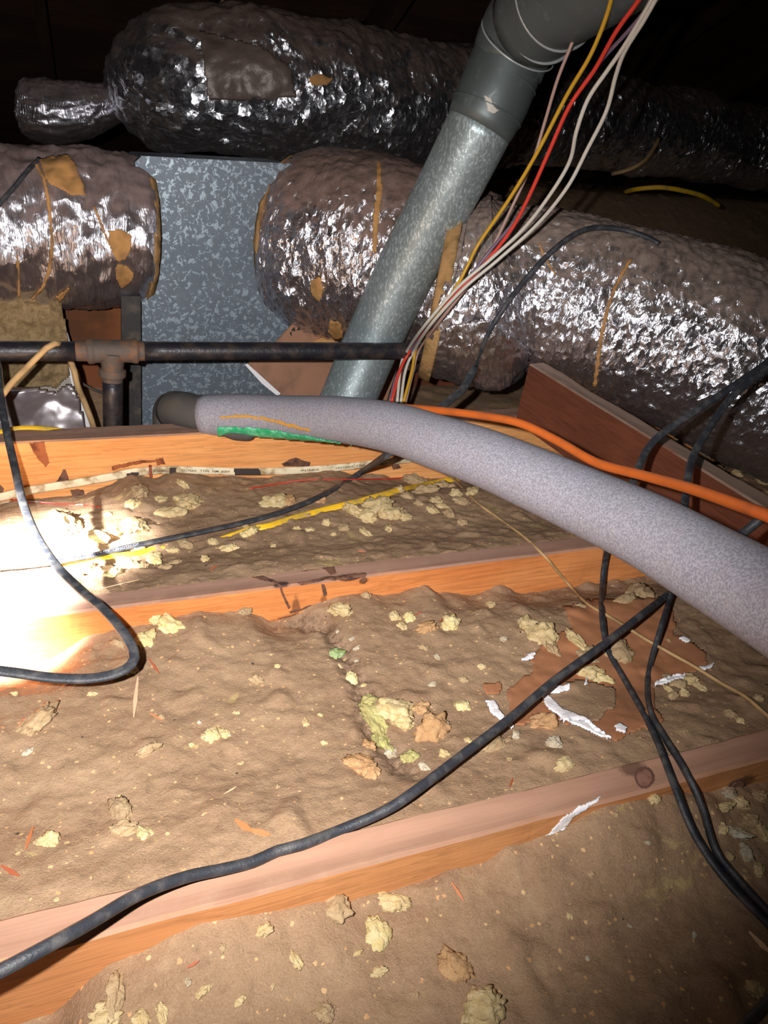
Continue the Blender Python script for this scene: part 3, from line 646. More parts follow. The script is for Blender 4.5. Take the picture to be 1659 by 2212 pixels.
def board(name, pts, Ys, th, mat):  # 4 pixel corners (top-left, top-right, bottom-right, bottom-left) at their own Y, thickness th away from the viewer
    P = [PY(x, y, Y) for (x, y), Y in zip(pts, Ys)]; n = (P[1]-P[0]).cross(P[3]-P[0]).normalized()
    if n.y < 0: n = -n
    n = Vector((n.x, n.y, max(0, n.z)*.3)).normalized()
    return hexa([P[3], P[2], P[2]+n*th, P[3]+n*th, P[0], P[1], P[1]+n*th, P[0]+n*th])
q0, q1 = PD(1180, 796, 1.5), PD(1620, 1062, 1.13)
d_ = (q1-q0).normalized(); q1 = q0+d_*1.1
s_ = Vector((-d_.y, d_.x, 0)).normalized(); up_ = d_.cross(s_)
if up_.z < 0: up_ = -up_
db = tag(beam('diagonal_board', q0-d_*.03, q1, (0, 0, 1), .04, .13, 'board', seg=60, wob=.002), 'dark brown board slanting down to the right under the long foil duct', 'board')
tag(slab('dark_board', [(850, 880), (860, 800), (1020, 830), (1190, 900), (1190, 940), (850, 940)], 1.86, .03, 'board'), 'dark dusty board behind the bundle of thin wires, beyond the farthest joist', 'board')
tag(tube('yellow_cable', [PY(1440, 948, 1.55), PY(1465, 948, 1.52), PY(1490, 952, 1.5), PY(1510, 962, 1.49)], .006, 'yel', None, 8, .01, flat(1, .6)), 'short bit of yellow cable among crumbs under the long foil duct', 'cable')
tag(tube('yellow_cable', [PY(1350, 415, 2.6), PY(1380, 408, 2.5), PY(1430, 405, 2.45), PY(1480, 413, 2.42), PY(1520, 425, 2.42), PY(1555, 446, 2.45)], .009, 'yel', None, 8, .02), 'yellow cable arching over the dark slope at upper right', 'cable')
def along(p0, p1, n): return [p0+(p1-p0)*i/n for i in range(n+1)]

# ---------------------------------------------------------------- pipe in grey foam
FP = empty('foam_covered_pipe', PD(600, 940, 1.38)); tag(FP, 'thick grey foam pipe sleeve sweeping from the galvanised box to the right edge', 'pipe')
DF = .078
fp = [(440, 898, 1.40), (520, 896, 1.385), (620, 901, 1.34), (740, 907, 1.24), (850, 925, 1.14), (950, 957, 1.055), (1050, 991, .985), (1165, 1040, .91), (1278, 1091, .84), (1400, 1148, .76), (1530, 1222, .68), (1665, 1300, .605), (1830, 1400, .53), (2100, 1560, .45)]
FPp = [PD(*q) for q in fp]
o = tube('foam_sleeve', FPp, DF/2, 'foam', FP, 48, .012)
tf = bvh(o)
drape('green_edge', [(470, 921), (540, 922), (600, 929), (660, 940), (730, 953), (800, 968), (828, 975), (828, 990), (470, 990)], [tf], 'green', FP, .001, .002, 2.2, 1.5)
drape('yellow_print', [(475, 899), (530, 896), (585, 903), (640, 918), (670, 928), (668, 933), (640, 925), (585, 910), (530, 903), (475, 904)], [tf], 'strk', FP, .0003, .0003, 1.6, 3.5)
tube('pipe_coupling', [PD(452, 897, 1.402), PD(425, 893, 1.41), PD(398, 888, 1.425), PD(372, 888, 1.45)], [.033, .0345, .037, .036], 'rubber', FP, 32, .006)
tube('pipe_elbow', [PD(400, 886, 1.43), PD(378, 884, 1.45), PD(368, 892, 1.47), PD(366, 925, 1.48), PD(366, 960, 1.49)], [.034, .0355, .034, .032, .031], 'rubber', FP, 32, .006)
tube('dark_oval', [PD(478, 934, 1.385), PD(510, 937, 1.378), PD(535, 937, 1.372), PD(556, 931, 1.37)], [.007, .0125, .013, .005], 'rubber', FP, 16, .004)  # dark oval bulge low on the sleeve, near its coupling end

# ---------------------------------------------------------------- cords and cables
tC = bvh(jC); bD3 = t3
def cord(name, pts, r, mat, label, cat='cable', prof=None, hint=None, seg=12, step=.008, trees=None):
    P = []
    for q in pts:
        if q[2] == 's': P.append(S(q[0], q[1], q[3], trees))
        else: P.append(PD(q[0], q[1], q[3]))
    o = tube(name, P, r, mat, None, seg, step, prof, None, hint); return tag(o, label, cat)
cord('orange_cord', [(700, 868, 'd', 1.36), (780, 872, 'd', 1.31), (870, 880, 'd', 1.24), (960, 888, 'd', 1.17), (1047, 899, 'd', 1.11), (1125, 915, 'd', 1.06), (1205, 953, 'd', 1.01), (1290, 1000, 'd', .95), (1400, 1030, 'd', .86), (1500, 1058, 'd', .77), (1600, 1093, 'd', .69), (1680, 1122, 'd', .63), (1800, 1170, 'd', .56)], .0062, 'orange', 'orange extension cord lying along the upper side of the grey foam pipe', 'cord')
BL = 'blk'
cord('black_cord', [(-80, 2135, 's', .10), (0, 2098, 's', .09), (110, 2040, 's', .075), (200, 1990, 's', .062), (300, 1932, 's', .045), (400, 1895, 's', .026), (480, 1878, 's', .014), (545, 1862, 's', .008), (600, 1838, 's', .006), (650, 1825, 's', .007), (730, 1795, 's', .012), (830, 1752, 's', .02), (900, 1706, 's', .03), (1000, 1630, 's', .045), (1100, 1553, 's', .06), (1200, 1468, 's', .07), (1300, 1395, 's', .08), (1390, 1325, 's', .09), (1450, 1278, 's', .10), (1520, 1215, 'd', .82), (1620, 1140, 'd', .80), (1700, 1075, 'd', .78)], .0049, BL, 'thick black cord running along the nearest joist and rising behind the grey foam pipe', 'cord')
cord('black_cord', [(85, 343, 's', .006), (60, 368, 's', .006), (30, 405, 's', .008), (-5, 445, 's', .01), (-60, 520, 's', .01)], .0045, BL, 'black cord crossing the top of the left foil duct', 'cord', trees=[t1])
cord('black_cord', [(-8, 760, 'd', 1.32), (0, 850, 'd', 1.27), (14, 930, 'd', 1.2), (32, 1010, 'd', 1.14), (48, 1080, 'd', 1.08), (75, 1150, 'd', 1.02), (118, 1217, 'd', .965), (170, 1270, 'd', .92), (225, 1318, 'd', .88), (262, 1360, 'd', .85), (288, 1405, 'd', .83), (284, 1435, 'd', .815), (250, 1455, 'd', .805), (190, 1466, 'd', .795), (110, 1464, 'd', .785), (30, 1453, 'd', .775), (-60, 1443, 'd', .765), (-140, 1440, 'd', .76)], .0052, BL, 'black cord hanging in a loop at left, curling back off the left edge', 'cord', flat(1.15, .75))
cord('black_cord', [(1425, 528, 's', .002), (1395, 512, 's', .006), (1345, 496, 's', .012), (1290, 492, 's', .02), (1245, 504, 's', .025), (1190, 545, 's', .018), (1130, 610, 's', .012), (1085, 670, 's', .01), (1050, 730, 's', .009), (1028, 790, 's', .008)], .0052, BL, 'black cord arching over the long foil duct and down its front', 'cord', trees=[t3])
cord('black_cord', [(1026, 794, 'd', 1.42), (1000, 840, 'd', 1.39), (965, 870, 'd', 1.33), (925, 910, 'd', 1.27), (880, 950, 'd', 1.24), (832, 985, 'd', 1.215), (780, 1020, 's', .026), (700, 1068, 's', .018), (610, 1105, 's', .015), (520, 1130, 's', .014), (420, 1152, 's', .013), (300, 1177, 's', .014), (200, 1200, 's', .015), (118, 1214, 's', .016), (50, 1222, 's', .018), (0, 1226, 's', .016), (-100, 1236, 's', .016), (-200, 1250, 's', .016)], .0068, BL, 'flat black twin cord lying across the insulation behind the middle joist', 'cord', flat(1.1, .6), seg=16)
cord('black_cord', [(1760, 700, 'd', 1.2), (1659, 782, 'd', 1.18), (1560, 850, 'd', 1.15), (1440, 930, 'd', 1.12), (1398, 972, 'd', 1.1), (1374, 1025, 'd', 1.06), (1350, 1080, 'd', 1.01), (1325, 1140, 'd', .96), (1311, 1190, 's', .05), (1302, 1260, 's', .045), (1301, 1330, 's', .03), (1313, 1400, 's', .010), (1345, 1460, 's', .008), (1385, 1530, 's', .007), (1420, 1600, 's', .007), (1455, 1690, 's', .007), (1495, 1790, 's', .014), (1545, 1870, 's', .012), (1600, 1935, 's', .012), (1670, 2005, 's', .014), (1760, 2100, 's', .02)], .0052, BL, 'left one of the paired black cords dropping under the foam pipe at right', 'cord', flat(1.1, .75))
cord('black_cord', [(1760, 720, 'd', 1.17), (1659, 797, 'd', 1.15), (1590, 848, 'd', 1.13), (1545, 905, 'd', 1.10), (1505, 970, 'd', 1.06), (1490, 1010, 'd', 1.02), (1480, 1080, 'd', .97), (1470, 1170, 'd', .90), (1452, 1275, 's', .125), (1430, 1350, 's', .07), (1408, 1425, 's', .013), (1399, 1480, 's', .009), (1406, 1540, 's', .008), (1440, 1600, 's', .009), (1480, 1665, 's', .009), (1515, 1740, 's', .018), (1545, 1835, 's', .015), (1590, 1895, 's', .015), (1659, 1970, 's', .015), (1750, 2060, 's', .02)], .0051, BL, 'right one of the paired black cords dropping under the foam pipe at right', 'cord', flat(1.1, .75))
cord('black_cord', [(1590, 2235, 's', .012), (1630, 2195, 's', .012), (1670, 2158, 's', .014), (1740, 2100, 's', .02)], .0045, BL, 'black cord end in the bottom right corner', 'cord')
cord('tan_string', [(960, 1022, 's', .03), (980, 1035, 's', .03), (1030, 1085, 's', .02), (1075, 1118, 's', .012), (1130, 1158, 's', .008), (1175, 1200, 's', .004), (1205, 1235, 's', .005), (1235, 1270, 's', .012), (1270, 1305, 's', .02), (1330, 1340, 's', .03), (1390, 1378, 's', .035), (1450, 1412, 's', .03), (1500, 1440, 's', .025), (1560, 1477, 's', .02), (1610, 1505, 's', .018), (1665, 1552, 's', .015), (1750, 1620, 's', .01)], .0024, 'tan', 'thin tan wire running diagonally over the insulation to the right edge', 'wire', seg=8)
# yellow flat cable, half buried
cord('yellow_cable', [(400, 1195, 's', -.01), (540, 1145, 's', -.002), (580, 1137, 's', .004), (640, 1118, 's', .004), (700, 1102, 's', .003), (780, 1082, 's', .005), (860, 1060, 's', .005), (930, 1045, 's', .006), (985, 1034, 's', .008), (1060, 1020, 's', .01)], .0066, 'yel', 'flat yellow cable half buried in the insulation in front of the farthest joist', 'cable', flat(1, .45))
cord('yellow_cable', [(100, 1222, 's', -.006), (160, 1216, 's', .003), (200, 1210, 's', .003), (250, 1201, 's', .004), (285, 1197, 's', .004), (330, 1188, 's', -.002), (370, 1183, 's', -.006)], .005, 'yel', 'short stretch of yellow cable showing under the flat black cord at left', 'cable', flat(1, .5))
# cream cable stapled to the far joist
RM = empty('cream_cable', PY(400, 1030, 1.32)); tag(RM, 'cream printed cable stapled along the face of the farthest joist', 'cable')
rx = [(-160, 1105), (0, 1074), (60, 1060), (160, 1044), (230, 1032), (290, 1020), (370, 1015), (450, 1017), (530, 1019), (600, 1018), (680, 1014), (760, 1007), (850, 996), (960, 985), (1080, 978)]
rp_ = [PY(x, y, 1.3205) for x, y in rx]
JK = tube('jacket', rp_, .0078, 'romex', RM, 14, .01, flat(1, .42), hint=(0, -1, 0))
for (x, y) in [(325, 1018), (118, 1050)]:
    pass
def staple(x, y, Y, parent, h=.011):
    c = PY(x, y, Y); w = .0025
    v, f = hexa([c+Vector((-w, -.004, -h)), c+Vector((w, -.004, -h)), c+Vector((w, .004, -h)), c+Vector((-w, .004, -h)), c+Vector((-w, -.004, h)), c+Vector((w, -.004, h)), c+Vector((w, .004, h)), c+Vector((-w, .004, h))])
    mesh('staple', v, f, 'w_stp', parent)
M['w_stp'] = plain('rusty_staple', srgb(150, 80, 56), .6, .3)
staple(325, 1018, 1.319, RM)
def blotch(px, mat, name, parent, Y=1.3190):
    drape(name, px, [bvh(JK)], mat, parent, .0004, .0006, 2, 2)
M['stain'] = plain('dark_stain', srgb(62, 52, 48), .9)
for px in ([(272, 1022), (300, 1020), (302, 1032), (275, 1034)], [(365, 1010), (382, 1010), (380, 1022), (364, 1022)], [(505, 1010), (560, 1012), (565, 1028), (508, 1028)]): blotch(px, 'stain', 'dark_stain', JK)
def text_path(txt, pts, size, mat, parent, off, name='printed_text', upv=Vector((0, 0, 1))):
    cu = bpy.data.curves.new('t', 'FONT'); cu.body = txt; cu.size = size; cu.extrude = .00008; cu.offset = size*.015; cu.align_y = 'CENTER'
    ob = bpy.data.objects.new('t', cu); COL.objects.link(ob); me = bpy.data.meshes.new_from_object(ob); bpy.data.objects.remove(ob)
    path, _ = smooth_path(pts, .004); acc = [0]
    for a, b in zip(path, path[1:]): acc.append(acc[-1]+(b-a).length)
    W = max(v.co.x for v in me.vertices); k = acc[-1]/W; vs = []
    for v in me.vertices:
        s = v.co.x*k; i = 0
        while i < len(acc)-2 and acc[i+1] < s: i += 1
        T = (path[i+1]-path[i]).normalized(); p = path[i]+T*(s-acc[i]); c = (CAM-p).normalized(); u_ = c.cross(T).normalized()
        if u_.z < 0: u_ = -u_
        vs.append(p+u_*v.co.y+c*(off+v.co.z))
    fs = [tuple(p.vertices) for p in me.polygons]; bpy.data.meshes.remove(me)
    return mesh(name, vs, fs, mat, parent)
M['print'] = plain('print_ink', srgb(84, 70, 58), .7); M['print_g'] = plain('print_grey', srgb(112, 118, 134), .6)
def sub(x0, x1, n=6):
    out = []
    for i in range(n+1):
        x = x0+(x1-x0)*i/n
        for (a, b), (c, d) in zip(rx, rx[1:]):
            if a <= x <= c: out.append(PY(x, b+(d-b)*(x-a)/(c-a)+1, 1.3205)); break
    return out
text_path('AODNNEX', sub(331, 362), .0062, 'print', JK, .0038)
text_path('OUTRAX', sub(392, 425), .0062, 'print', JK, .0038)
text_path('TYPE  NM  600V', sub(432, 497), .0062, 'print', JK, .0038)
text_path('OUTRAX  TYPE', sub(725, 790), .0062, 'print', JK, .0038)
text_path('ADNEX', sub(650, 690), .006, 'print', JK, .0038)
tw = [o for o in COL.objects if o.get('label', '').startswith('flat black twin')][0]; ttw = bvh(tw)
text_path('SINEC  AUTOLITE  LENGTH GP', [S(150, 1201, 0, [ttw]), S(210, 1190, 0, [ttw]), S(280, 1177, 0, [ttw])] if False else [S(x, y, 0, [ttw]) for x, y in ((150, 1206), (200, 1197), (250, 1187), (300, 1175))], .005, 'print_g', tw, .0012)
for n_, pts, m_ in (('red_wire', [(20, 1078), (60, 1086), (110, 1088), (165, 1090), (215, 1096)], 'w_red'), ('white_wire', [(0, 1086), (60, 1083), (110, 1087), (150, 1090), (180, 1090)], 'w_wht')):
    cord(n_, [(x, y, 's', .002) for x, y in pts], .0013, m_, 'thin %s wire below the cream cable at left' % n_.split('_')[0], 'wire', seg=6)
cord('red_wire', [(540, 1055, 's', .002), (600, 1045, 's', .003), (660, 1037, 's', .003), (740, 1036, 's', .003), (830, 1034, 's', .003), (900, 1030, 's', .003)], .0013, 'w_red', 'thin red wire below the cream cable near the foam pipe', 'wire', seg=6)

# thermostat wires
def wires(name, pts, mat, label, r=.0029):
    cord(name, [(x, y, 'd', d) for x, y, d in pts], r, mat, label, 'wire', seg=8)
wires('yellow_wire', [(872, 868, 1.56), (890, 800, 1.57), (900, 750, 1.56), (935, 690, 1.42), (985, 620, 1.36), (1012, 570, 1.34), (1035, 525, 1.33), (1100, 430, 1.28), (1160, 330, 1.22), (1225, 205, 1.15), (1275, 120, 1.1), (1310, 35, 1.06), (1330, -40, 1.02)], 'w_yel', 'yellow thin wire, hanging from the vent elbow down past the iron pipe', .0034)
wires('red_wire', [(846, 868, 1.56), (864, 800, 1.57), (890, 752, 1.56), (940, 685, 1.415), (1000, 618, 1.355), (1055, 560, 1.335), (1105, 495, 1.3), (1140, 430, 1.26), (1185, 330, 1.2), (1230, 230, 1.14), (1285, 150, 1.09), (1330, 70, 1.03), (1380, 0, .98), (1410, -50, .95)], 'w_red', 'red thin wire of the bundle hanging across the foil ducts', .0034)
wires('purple_wire', [(842, 868, 1.565), (856, 815, 1.575), (885, 760, 1.57), (935, 700, 1.43), (990, 630, 1.37), (1060, 540, 1.34), (1125, 460, 1.29), (1160, 390, 1.25), (1200, 300, 1.2), (1240, 215, 1.15), (1300, 130, 1.09), (1350, 75, 1.03), (1395, 20, .98), (1420, -40, .94)], 'w_pur', 'dull purple thin wire beside the red one', .003)
wires('white_wire', [(858, 868, 1.56), (866, 790, 1.575), (880, 757, 1.565), (920, 700, 1.41), (990, 620, 1.35), (1060, 560, 1.325), (1130, 495, 1.29), (1185, 425, 1.24), (1230, 350, 1.19), (1245, 285, 1.14), (1270, 215, 1.1), (1310, 155, 1.06), (1345, 105, 1.02), (1385, 40, .97), (1425, -30, .92)], 'w_wht', 'white thin wire, left one of the two white wires in the bundle', .0033)
wires('white_wire', [(866, 868, 1.56), (876, 800, 1.575), (895, 757, 1.565), (930, 702, 1.408), (1000, 625, 1.345), (1075, 562, 1.32), (1160, 485, 1.28), (1225, 405, 1.22), (1270, 320, 1.17), (1310, 240, 1.12), (1330, 165, 1.07), (1350, 110, 1.025), (1392, 42, .965), (1432, -30, .915)], 'w_wht', 'white thin wire, right one of the two white wires in the bundle', .0033)
wires('brown_wire', [(876, 868, 1.57), (893, 800, 1.58), (905, 757, 1.57), (945, 700, 1.43), (1000, 630, 1.37), (1050, 560, 1.35), (1100, 460, 1.33), (1150, 350, 1.3), (1175, 270, 1.27), (1205, 170, 1.22), (1240, 80, 1.18), (1250, 20, 1.17)], 'w_brn', 'dusty rose-brown thin wire, leftmost of the bundle at the top', .003)

# ---------------------------------------------------------------- kraft paper and torn white edges on the insulation
KP = drape('kraft_paper', [(1215, 1310), (1290, 1295), (1440, 1290), (1455, 1340), (1460, 1370), (1510, 1395), (1532, 1430), (1500, 1455), (1410, 1485), (1415, 1530), (1435, 1555), (1425, 1580), (1370, 1580), (1355, 1600), (1310, 1600), (1260, 1570), (1180, 1560), (1110, 1572), (1100, 1535), (1095, 1495), (1120, 1470), (1155, 1450), (1150, 1420), (1185, 1380), (1240, 1355)], [b1], 'kraft', None, .0015, .001, 5, 9)
tag(KP, 'reddish brown paper facing lying bare on the insulation beneath the crossing black cords', 'paper')
tk = bvh(KP)
dust_p = drape('dust_patch', [(1170, 1520), (1215, 1480), (1260, 1470), (1330, 1490), (1325, 1530), (1290, 1560), (1250, 1570)], [tk, b1], 'ins', KP, .0008, .0015, 5, 8)
for poly in ([(1047, 1516), (1062, 1518), (1085, 1550), (1112, 1576), (1106, 1580), (1080, 1562), (1056, 1540)],
             [(1168, 1502), (1182, 1505), (1215, 1540), (1260, 1555), (1300, 1585), (1322, 1602), (1300, 1600), (1262, 1580), (1220, 1562), (1180, 1532)],
             [(1180, 1502), (1200, 1488), (1232, 1482), (1232, 1494), (1200, 1502)], [(1124, 1428), (1142, 1417), (1160, 1415), (1150, 1426), (1128, 1434)],
             [(1412, 1482), (1440, 1468), (1482, 1460), (1478, 1470), (1440, 1482), (1418, 1487)], [(1465, 1382), (1475, 1378), (1492, 1390), (1480, 1392)],
             [(1510, 1448), (1542, 1438), (1538, 1448), (1515, 1455)], [(1326, 1575), (1336, 1570), (1353, 1578), (1352, 1590), (1330, 1584)], [(1260, 1475), (1266, 1472), (1264, 1486), (1258, 1484)]):
    drape('torn_white_edge', poly, [tk, b1], 'white', KP, .003, .003, 2.5, 3)
drape_w = drape('white_smear', [(1178, 1808), (1215, 1765), (1245, 1745), (1300, 1720), (1285, 1735), (1240, 1765), (1215, 1795)], [bA, b0], 'white', jA, .0006, .0006, 2.5, 6)
sq = drape('kraft_scrap', [(1043, 1480), (1080, 1476), (1084, 1492), (1078, 1502), (1046, 1504)], [b1], 'kraft', None, .003, .0012, 4, 2); tag(sq, 'small square scrap of pinkish brown paper left of the torn white edge', 'paper')

# ---------------------------------------------------------------- fibre chunks
PROTO = {}
def chunk_mesh(seed, rough=.5, el=1, flatn=.55):
    bm = bmesh.new(); bmesh.ops.create_icosphere(bm, subdivisions=4, radius=1)
    for v in bm.verts:
        p = v.co.copy(); q = p*1.1+Vector((seed*3.7, seed*1.3, seed))
        r = 1+noise.fractal(q*1.2, .9, 2, 2)*rough*1.1+noise.fractal(q*3.4, .8, 2, 3)*rough*.55-abs(noise.noise(q*2.3))*rough*.5
        p *= r; v.co = Vector((p.x*el, p.y/el**.5, p.z*flatn))
    me = bpy.data.meshes.new('chunk'); bm.to_mesh(me); bm.free(); me.polygons.foreach_set('use_smooth', [True]*len(me.polygons)); return me
def chunk(x, y, px, mat='ch', label=None, group=None, el=1, seed=None, rot=None, rough=.4, name='insulation_chunk', sink=.42, fl=.55, trees=None):
    p = S(x, y, 0, trees); d = -(ROT.inverted() @ (p-CAM)).z; r = px*.5*d/F
    seed = seed if seed is not None else random.randint(0, 11); key = (seed, mat, el, rough, fl)
    if key not in PROTO:
        m_ = chunk_mesh(seed, rough, el, fl); m_.materials.append(M[mat]); PROTO[key] = m_
    o = bpy.data.objects.new(name, PROTO[key]); COL.objects.link(o)
    o.location = p+Vector((0, 0, r*fl*(.55-sink))); o.scale = (r, r, r)
    a = math.radians(rot) if rot is not None else random.uniform(0, 6.28)
    o.rotation_euler = (random.uniform(-.3, .3)+.35, random.uniform(-.3, .3), a)
    return tag(o, label, 'insulation chunk', group)
named = [
 (725, 1962, 58, 'ch_d', 'dull tan fibre chunk below the nearest joist, left of the bright yellow one', 1), (845, 1950, 50, 'ch', 'small slanting pale chunk just below the nearest joist face', 1.7, -25),
 (815, 2014, 58, 'ch_b', 'bright yellow fibre chunk in front of the nearest joist, bottom middle', 1.2), (640, 2075, 26, 'ch', 'thin upright cream sliver left of the bright yellow chunk at the bottom', 1.6, 110),
 (985, 2088, 62, 'ch_o', 'tall orange-cream chunk near the bottom, right of centre', 1.3, 120), (1045, 2180, 92, 'ch', 'large ragged cream chunk at the bottom edge, right of centre', 1.1),
 (235, 2200, 60, 'ch', 'cream fibre lump at the bottom edge left of centre', 1.2), (248, 2145, 50, 'ch_d', 'narrow curled fibre wisp standing above the bottom left lump', 2.0, 80),
 (310, 2200, 40, 'ch', 'cream lump at the bottom edge right of the curled wisp', 1), (700, 2185, 42, 'ch_d', 'dusty lump at the bottom edge below the thin cream sliver', 1), (1630, 2138, 36, 'ch', 'small pale chunk near the bottom right edge', 1),
 (1410, 1726, 34, 'ch', 'pale crumb just below the round knot of the nearest joist', 1), 
 (368, 1352, 54, 'ch_b', 'bright cream chunk against the middle joist, right of the cord loop', 1.2), (340, 1338, 34, 'ch_b', 'cream lump touching the upper left of the bright chunk by the cord loop', 1),
 (315, 1385, 46, 'ch_b', 'pale yellow chunk just outside the bend of the black cord loop', 1.1), (282, 1450, 30, 'ch', 'small tan pebble under the bottom of the cord loop', 1), (258, 1392, 30, 'ch_d', 'dusty crumb inside the bend of the cord loop', 1.2),
 (525, 1322, 34, 'ch_d', 'grey-tan lump against the middle joist left of its dark stain', 1), (735, 1320, 46, 'ch', 'yellow chunk at the foot of the middle joist right of the burrow', 1.3), (790, 1290, 26, 'ch_d', 'small lump stuck to the face of the middle joist', 1),
 (885, 1337, 30, 'ch_b', 'small bright round crumb below the middle joist', 1), (852, 1335, 26, 'ch', 'dull yellow crumb left of the small bright round one', 1), (868, 1355, 22, 'ch', 'dull yellow crumb under the small bright round one', 1),
 (971, 1348, 40, 'ch_b', 'smooth cream chunk with a red splinter at its left', 1.1, 70), (925, 1358, 34, 'ch_o', 'flat pinkish crumb left of the smooth cream chunk', 1.4, 0), (1062, 1308, 26, 'ch', 'small cream crumb below the right part of the middle joist', 1),
 (1140, 1352, 50, 'ch', 'upper left lobe of the ragged yellow clump by the paper facing', 1.2), (1172, 1380, 68, 'ch', 'large ragged yellow clump at the left edge of the paper facing', 1.1), (1192, 1400, 40, 'ch_d', 'lower tail of the ragged clump beside the paper facing', 1.5, 80),
 (1248, 1390, 44, 'ch', 'upper tan strand on the paper facing near the crossing cords', 1.7, 100), (1275, 1420, 50, 'ch_d', 'dusty chunk on the paper facing under the crossing cords', 1.1), (1335, 1410, 66, 'ch_d', 'large dusty tan chunk on the paper right of the crossing cords', 1.2, 60),
 (1268, 1452, 48, 'ch', 'yellow lump on the paper below the crossing cords', 1.3), (1300, 1470, 36, 'ch_b', 'bright lower tip of the yellow lump on the paper', 1.5, -30),
 (1378, 1284, 56, 'ch_d', 'ragged clump between foam pipe and cord, above the paper', 1.3), (1350, 1300, 40, 'ch_d', 'flat wisp below the ragged clump above the paper', 1.8, 10), (1255, 1312, 24, 'ch_d', 'tiny crumb above the paper facing left of the cord', 1), (1088, 1382, 17, 'ch_w', 'tiny grey-white crumb left of the ragged clump', 1),
 (725, 1415, 34, 'ch_g', 'pale green fibre scrap beside the dark burrow trail', 1.2), (757, 1468, 32, 'ch_b', 'pale yellow star-shaped chunk on the burrow trail', 1.1), (797, 1515, 38, 'ch_l', 'olive green lump at the top of the long yellow strip', 1.2),
 (806, 1555, 58, 'ch_l', 'long yellow fibre strip below the olive green lump', 1.9, 100), (823, 1600, 44, 'ch_l', 'lower end of the yellow fibre strip along the burrow', 1.8, 95), (853, 1538, 78, 'ch', 'large crumbly cream chunk right of the burrow trail', 1.05), (868, 1562, 48, 'ch', 'crumbly cream lump under the large crumbly one', 1.2),
 (907, 1532, 34, 'ch_o', 'pinkish chunk right of the large crumbly one', 1.2), (930, 1578, 68, 'ch_o', 'wide orange-tan clump right of the burrow trail', 1.2), (955, 1565, 36, 'ch_w', 'pale right rim of the wide orange-tan clump', 1.3, 60), (1000, 1528, 36, 'ch_b', 'rounded cream pebble left of the crossing black cord', 1),
 (795, 1612, 32, 'ch_o', 'orange crumb left of the yellow strip end', 1), (775, 1652, 62, 'ch_o', 'broad orange-tan lump at the lower end of the burrow', 1.2), (800, 1672, 40, 'ch_o', 'pinkish crumb below the broad orange-tan lump', 1), (845, 1626, 32, 'ch_w', 'whitish curl above the lime chunk', 1.3),
 (885, 1640, 34, 'ch_l', 'lime yellow square chunk at the lower right of the burrow', 1.1), (460, 1592, 40, 'ch', 'yellow chunk alone in the middle left of the insulation', 1.1), (484, 1586, 24, 'ch', 'yellow nub on the right of the lone left chunk', 1), (320, 1622, 32, 'ch_d', 'flat pale scrap left of the lone yellow chunk', 1.7, 20),
 (80, 1562, 70, 'ch_d', 'wide dusty clump by the left edge under the cord loop', 1.3), (108, 1820, 46, 'ch', 'round cream chunk in the left of the bay above the nearest joist', 1.05), (262, 1755, 56, 'ch_d', 'dusty curl of fibre right of the round cream chunk', 1.5, 100), (268, 1795, 44, 'ch_d', 'dusty foot of the fibre curl', 1.4, 0), (312, 1800, 36, 'ch', 'olive tan chunk right of the dusty fibre curl', 1.1),
 (1175, 1562, 58, 'ch_o', 'tan clump just under the torn white edges', 1.1), (1116, 1590, 24, 'ch_w', 'pale pebble at the end of the short white torn edge', 1), (1195, 1610, 34, 'ch_w', 'pale crumbly lump below the tan clump under the paper', 1.1), (1222, 1655, 38, 'ch', 'yellowish crumb touching the nearest joist top', 1.4, 0), (1065, 1612, 46, 'ch_d', 'flat olive scrap beneath the black cord', 1.6, 20),
 (410, 1085, 60, 'ch', 'big folded yellow chunk in front of the farthest joist', 1.2, 60), (290, 1138, 62, 'ch', 'big yellow block left in the bay behind the middle joist', 1.2, 100), (250, 1148, 40, 'ch', 'yellow lump left of the big yellow block', 1.1), (200, 1165, 50, 'ch', 'cream arc of fibre at the edge of the bright spot', 1.5, -30), (140, 1140, 80, 'ch', 'large washed-out cream clump in the bright spot at left', 1.2),
 (365, 1112, 42, 'ch', 'curved yellow sliver under the big folded chunk', 1.7, -20), (303, 1062, 40, 'ch_d', 'dusty lump under the cream cable', 1.4, 90), (285, 1090, 30, 'ch', 'small yellow crumb above the big yellow block', 1), (235, 1112, 18, 'ch', 'tiny yellow crumb left of the big block top', 1), (392, 1045, 26, 'ch', 'slanted yellow crumb touching the cream cable', 1.6, 110), (350, 1080, 26, 'ch', 'small yellow crumb left of the folded chunk', 1),
 (598, 1088, 50, 'ch', 'yellow cluster between joist face and flat black cord', 1.3), (622, 1082, 32, 'ch_o', 'orange-cream nub right of the yellow cluster', 1), (692, 1082, 28, 'ch_o', 'orange-cream crumb right of the flat black cord', 1), (538, 1152, 34, 'ch_b', 'bright yellow lump at the left end of the yellow cable', 1.2),
 (760, 1102, 40, 'ch', 'cluster lump under the middle of the yellow cable', 1.2), (812, 1098, 70, 'ch', 'biggest lump of the crumbly heap under the yellow cable', 1.1), (845, 1112, 50, 'ch', 'right lobe of the crumbly heap under the yellow cable', 1.2), (790, 1120, 40, 'ch', 'lower lobe of the crumbly heap under the yellow cable', 1.2),
 (300, 1190, 30, 'ch', 'cream lump just under the flat black cord at left', 1), (190, 1228, 36, 'ch', 'washed-out cream lump under the cord crossing at left', 1.3), (330, 1212, 44, 'ch_b', 'yellow clump in front of the middle joist back edge at left', 1.4), (245, 1240, 34, 'ch_b', 'bright yellow crumb at the middle joist back edge', 1.1), (282, 1225, 40, 'ch_b', 'bright yellow clump between two crumbs behind the middle joist', 1.3),
]
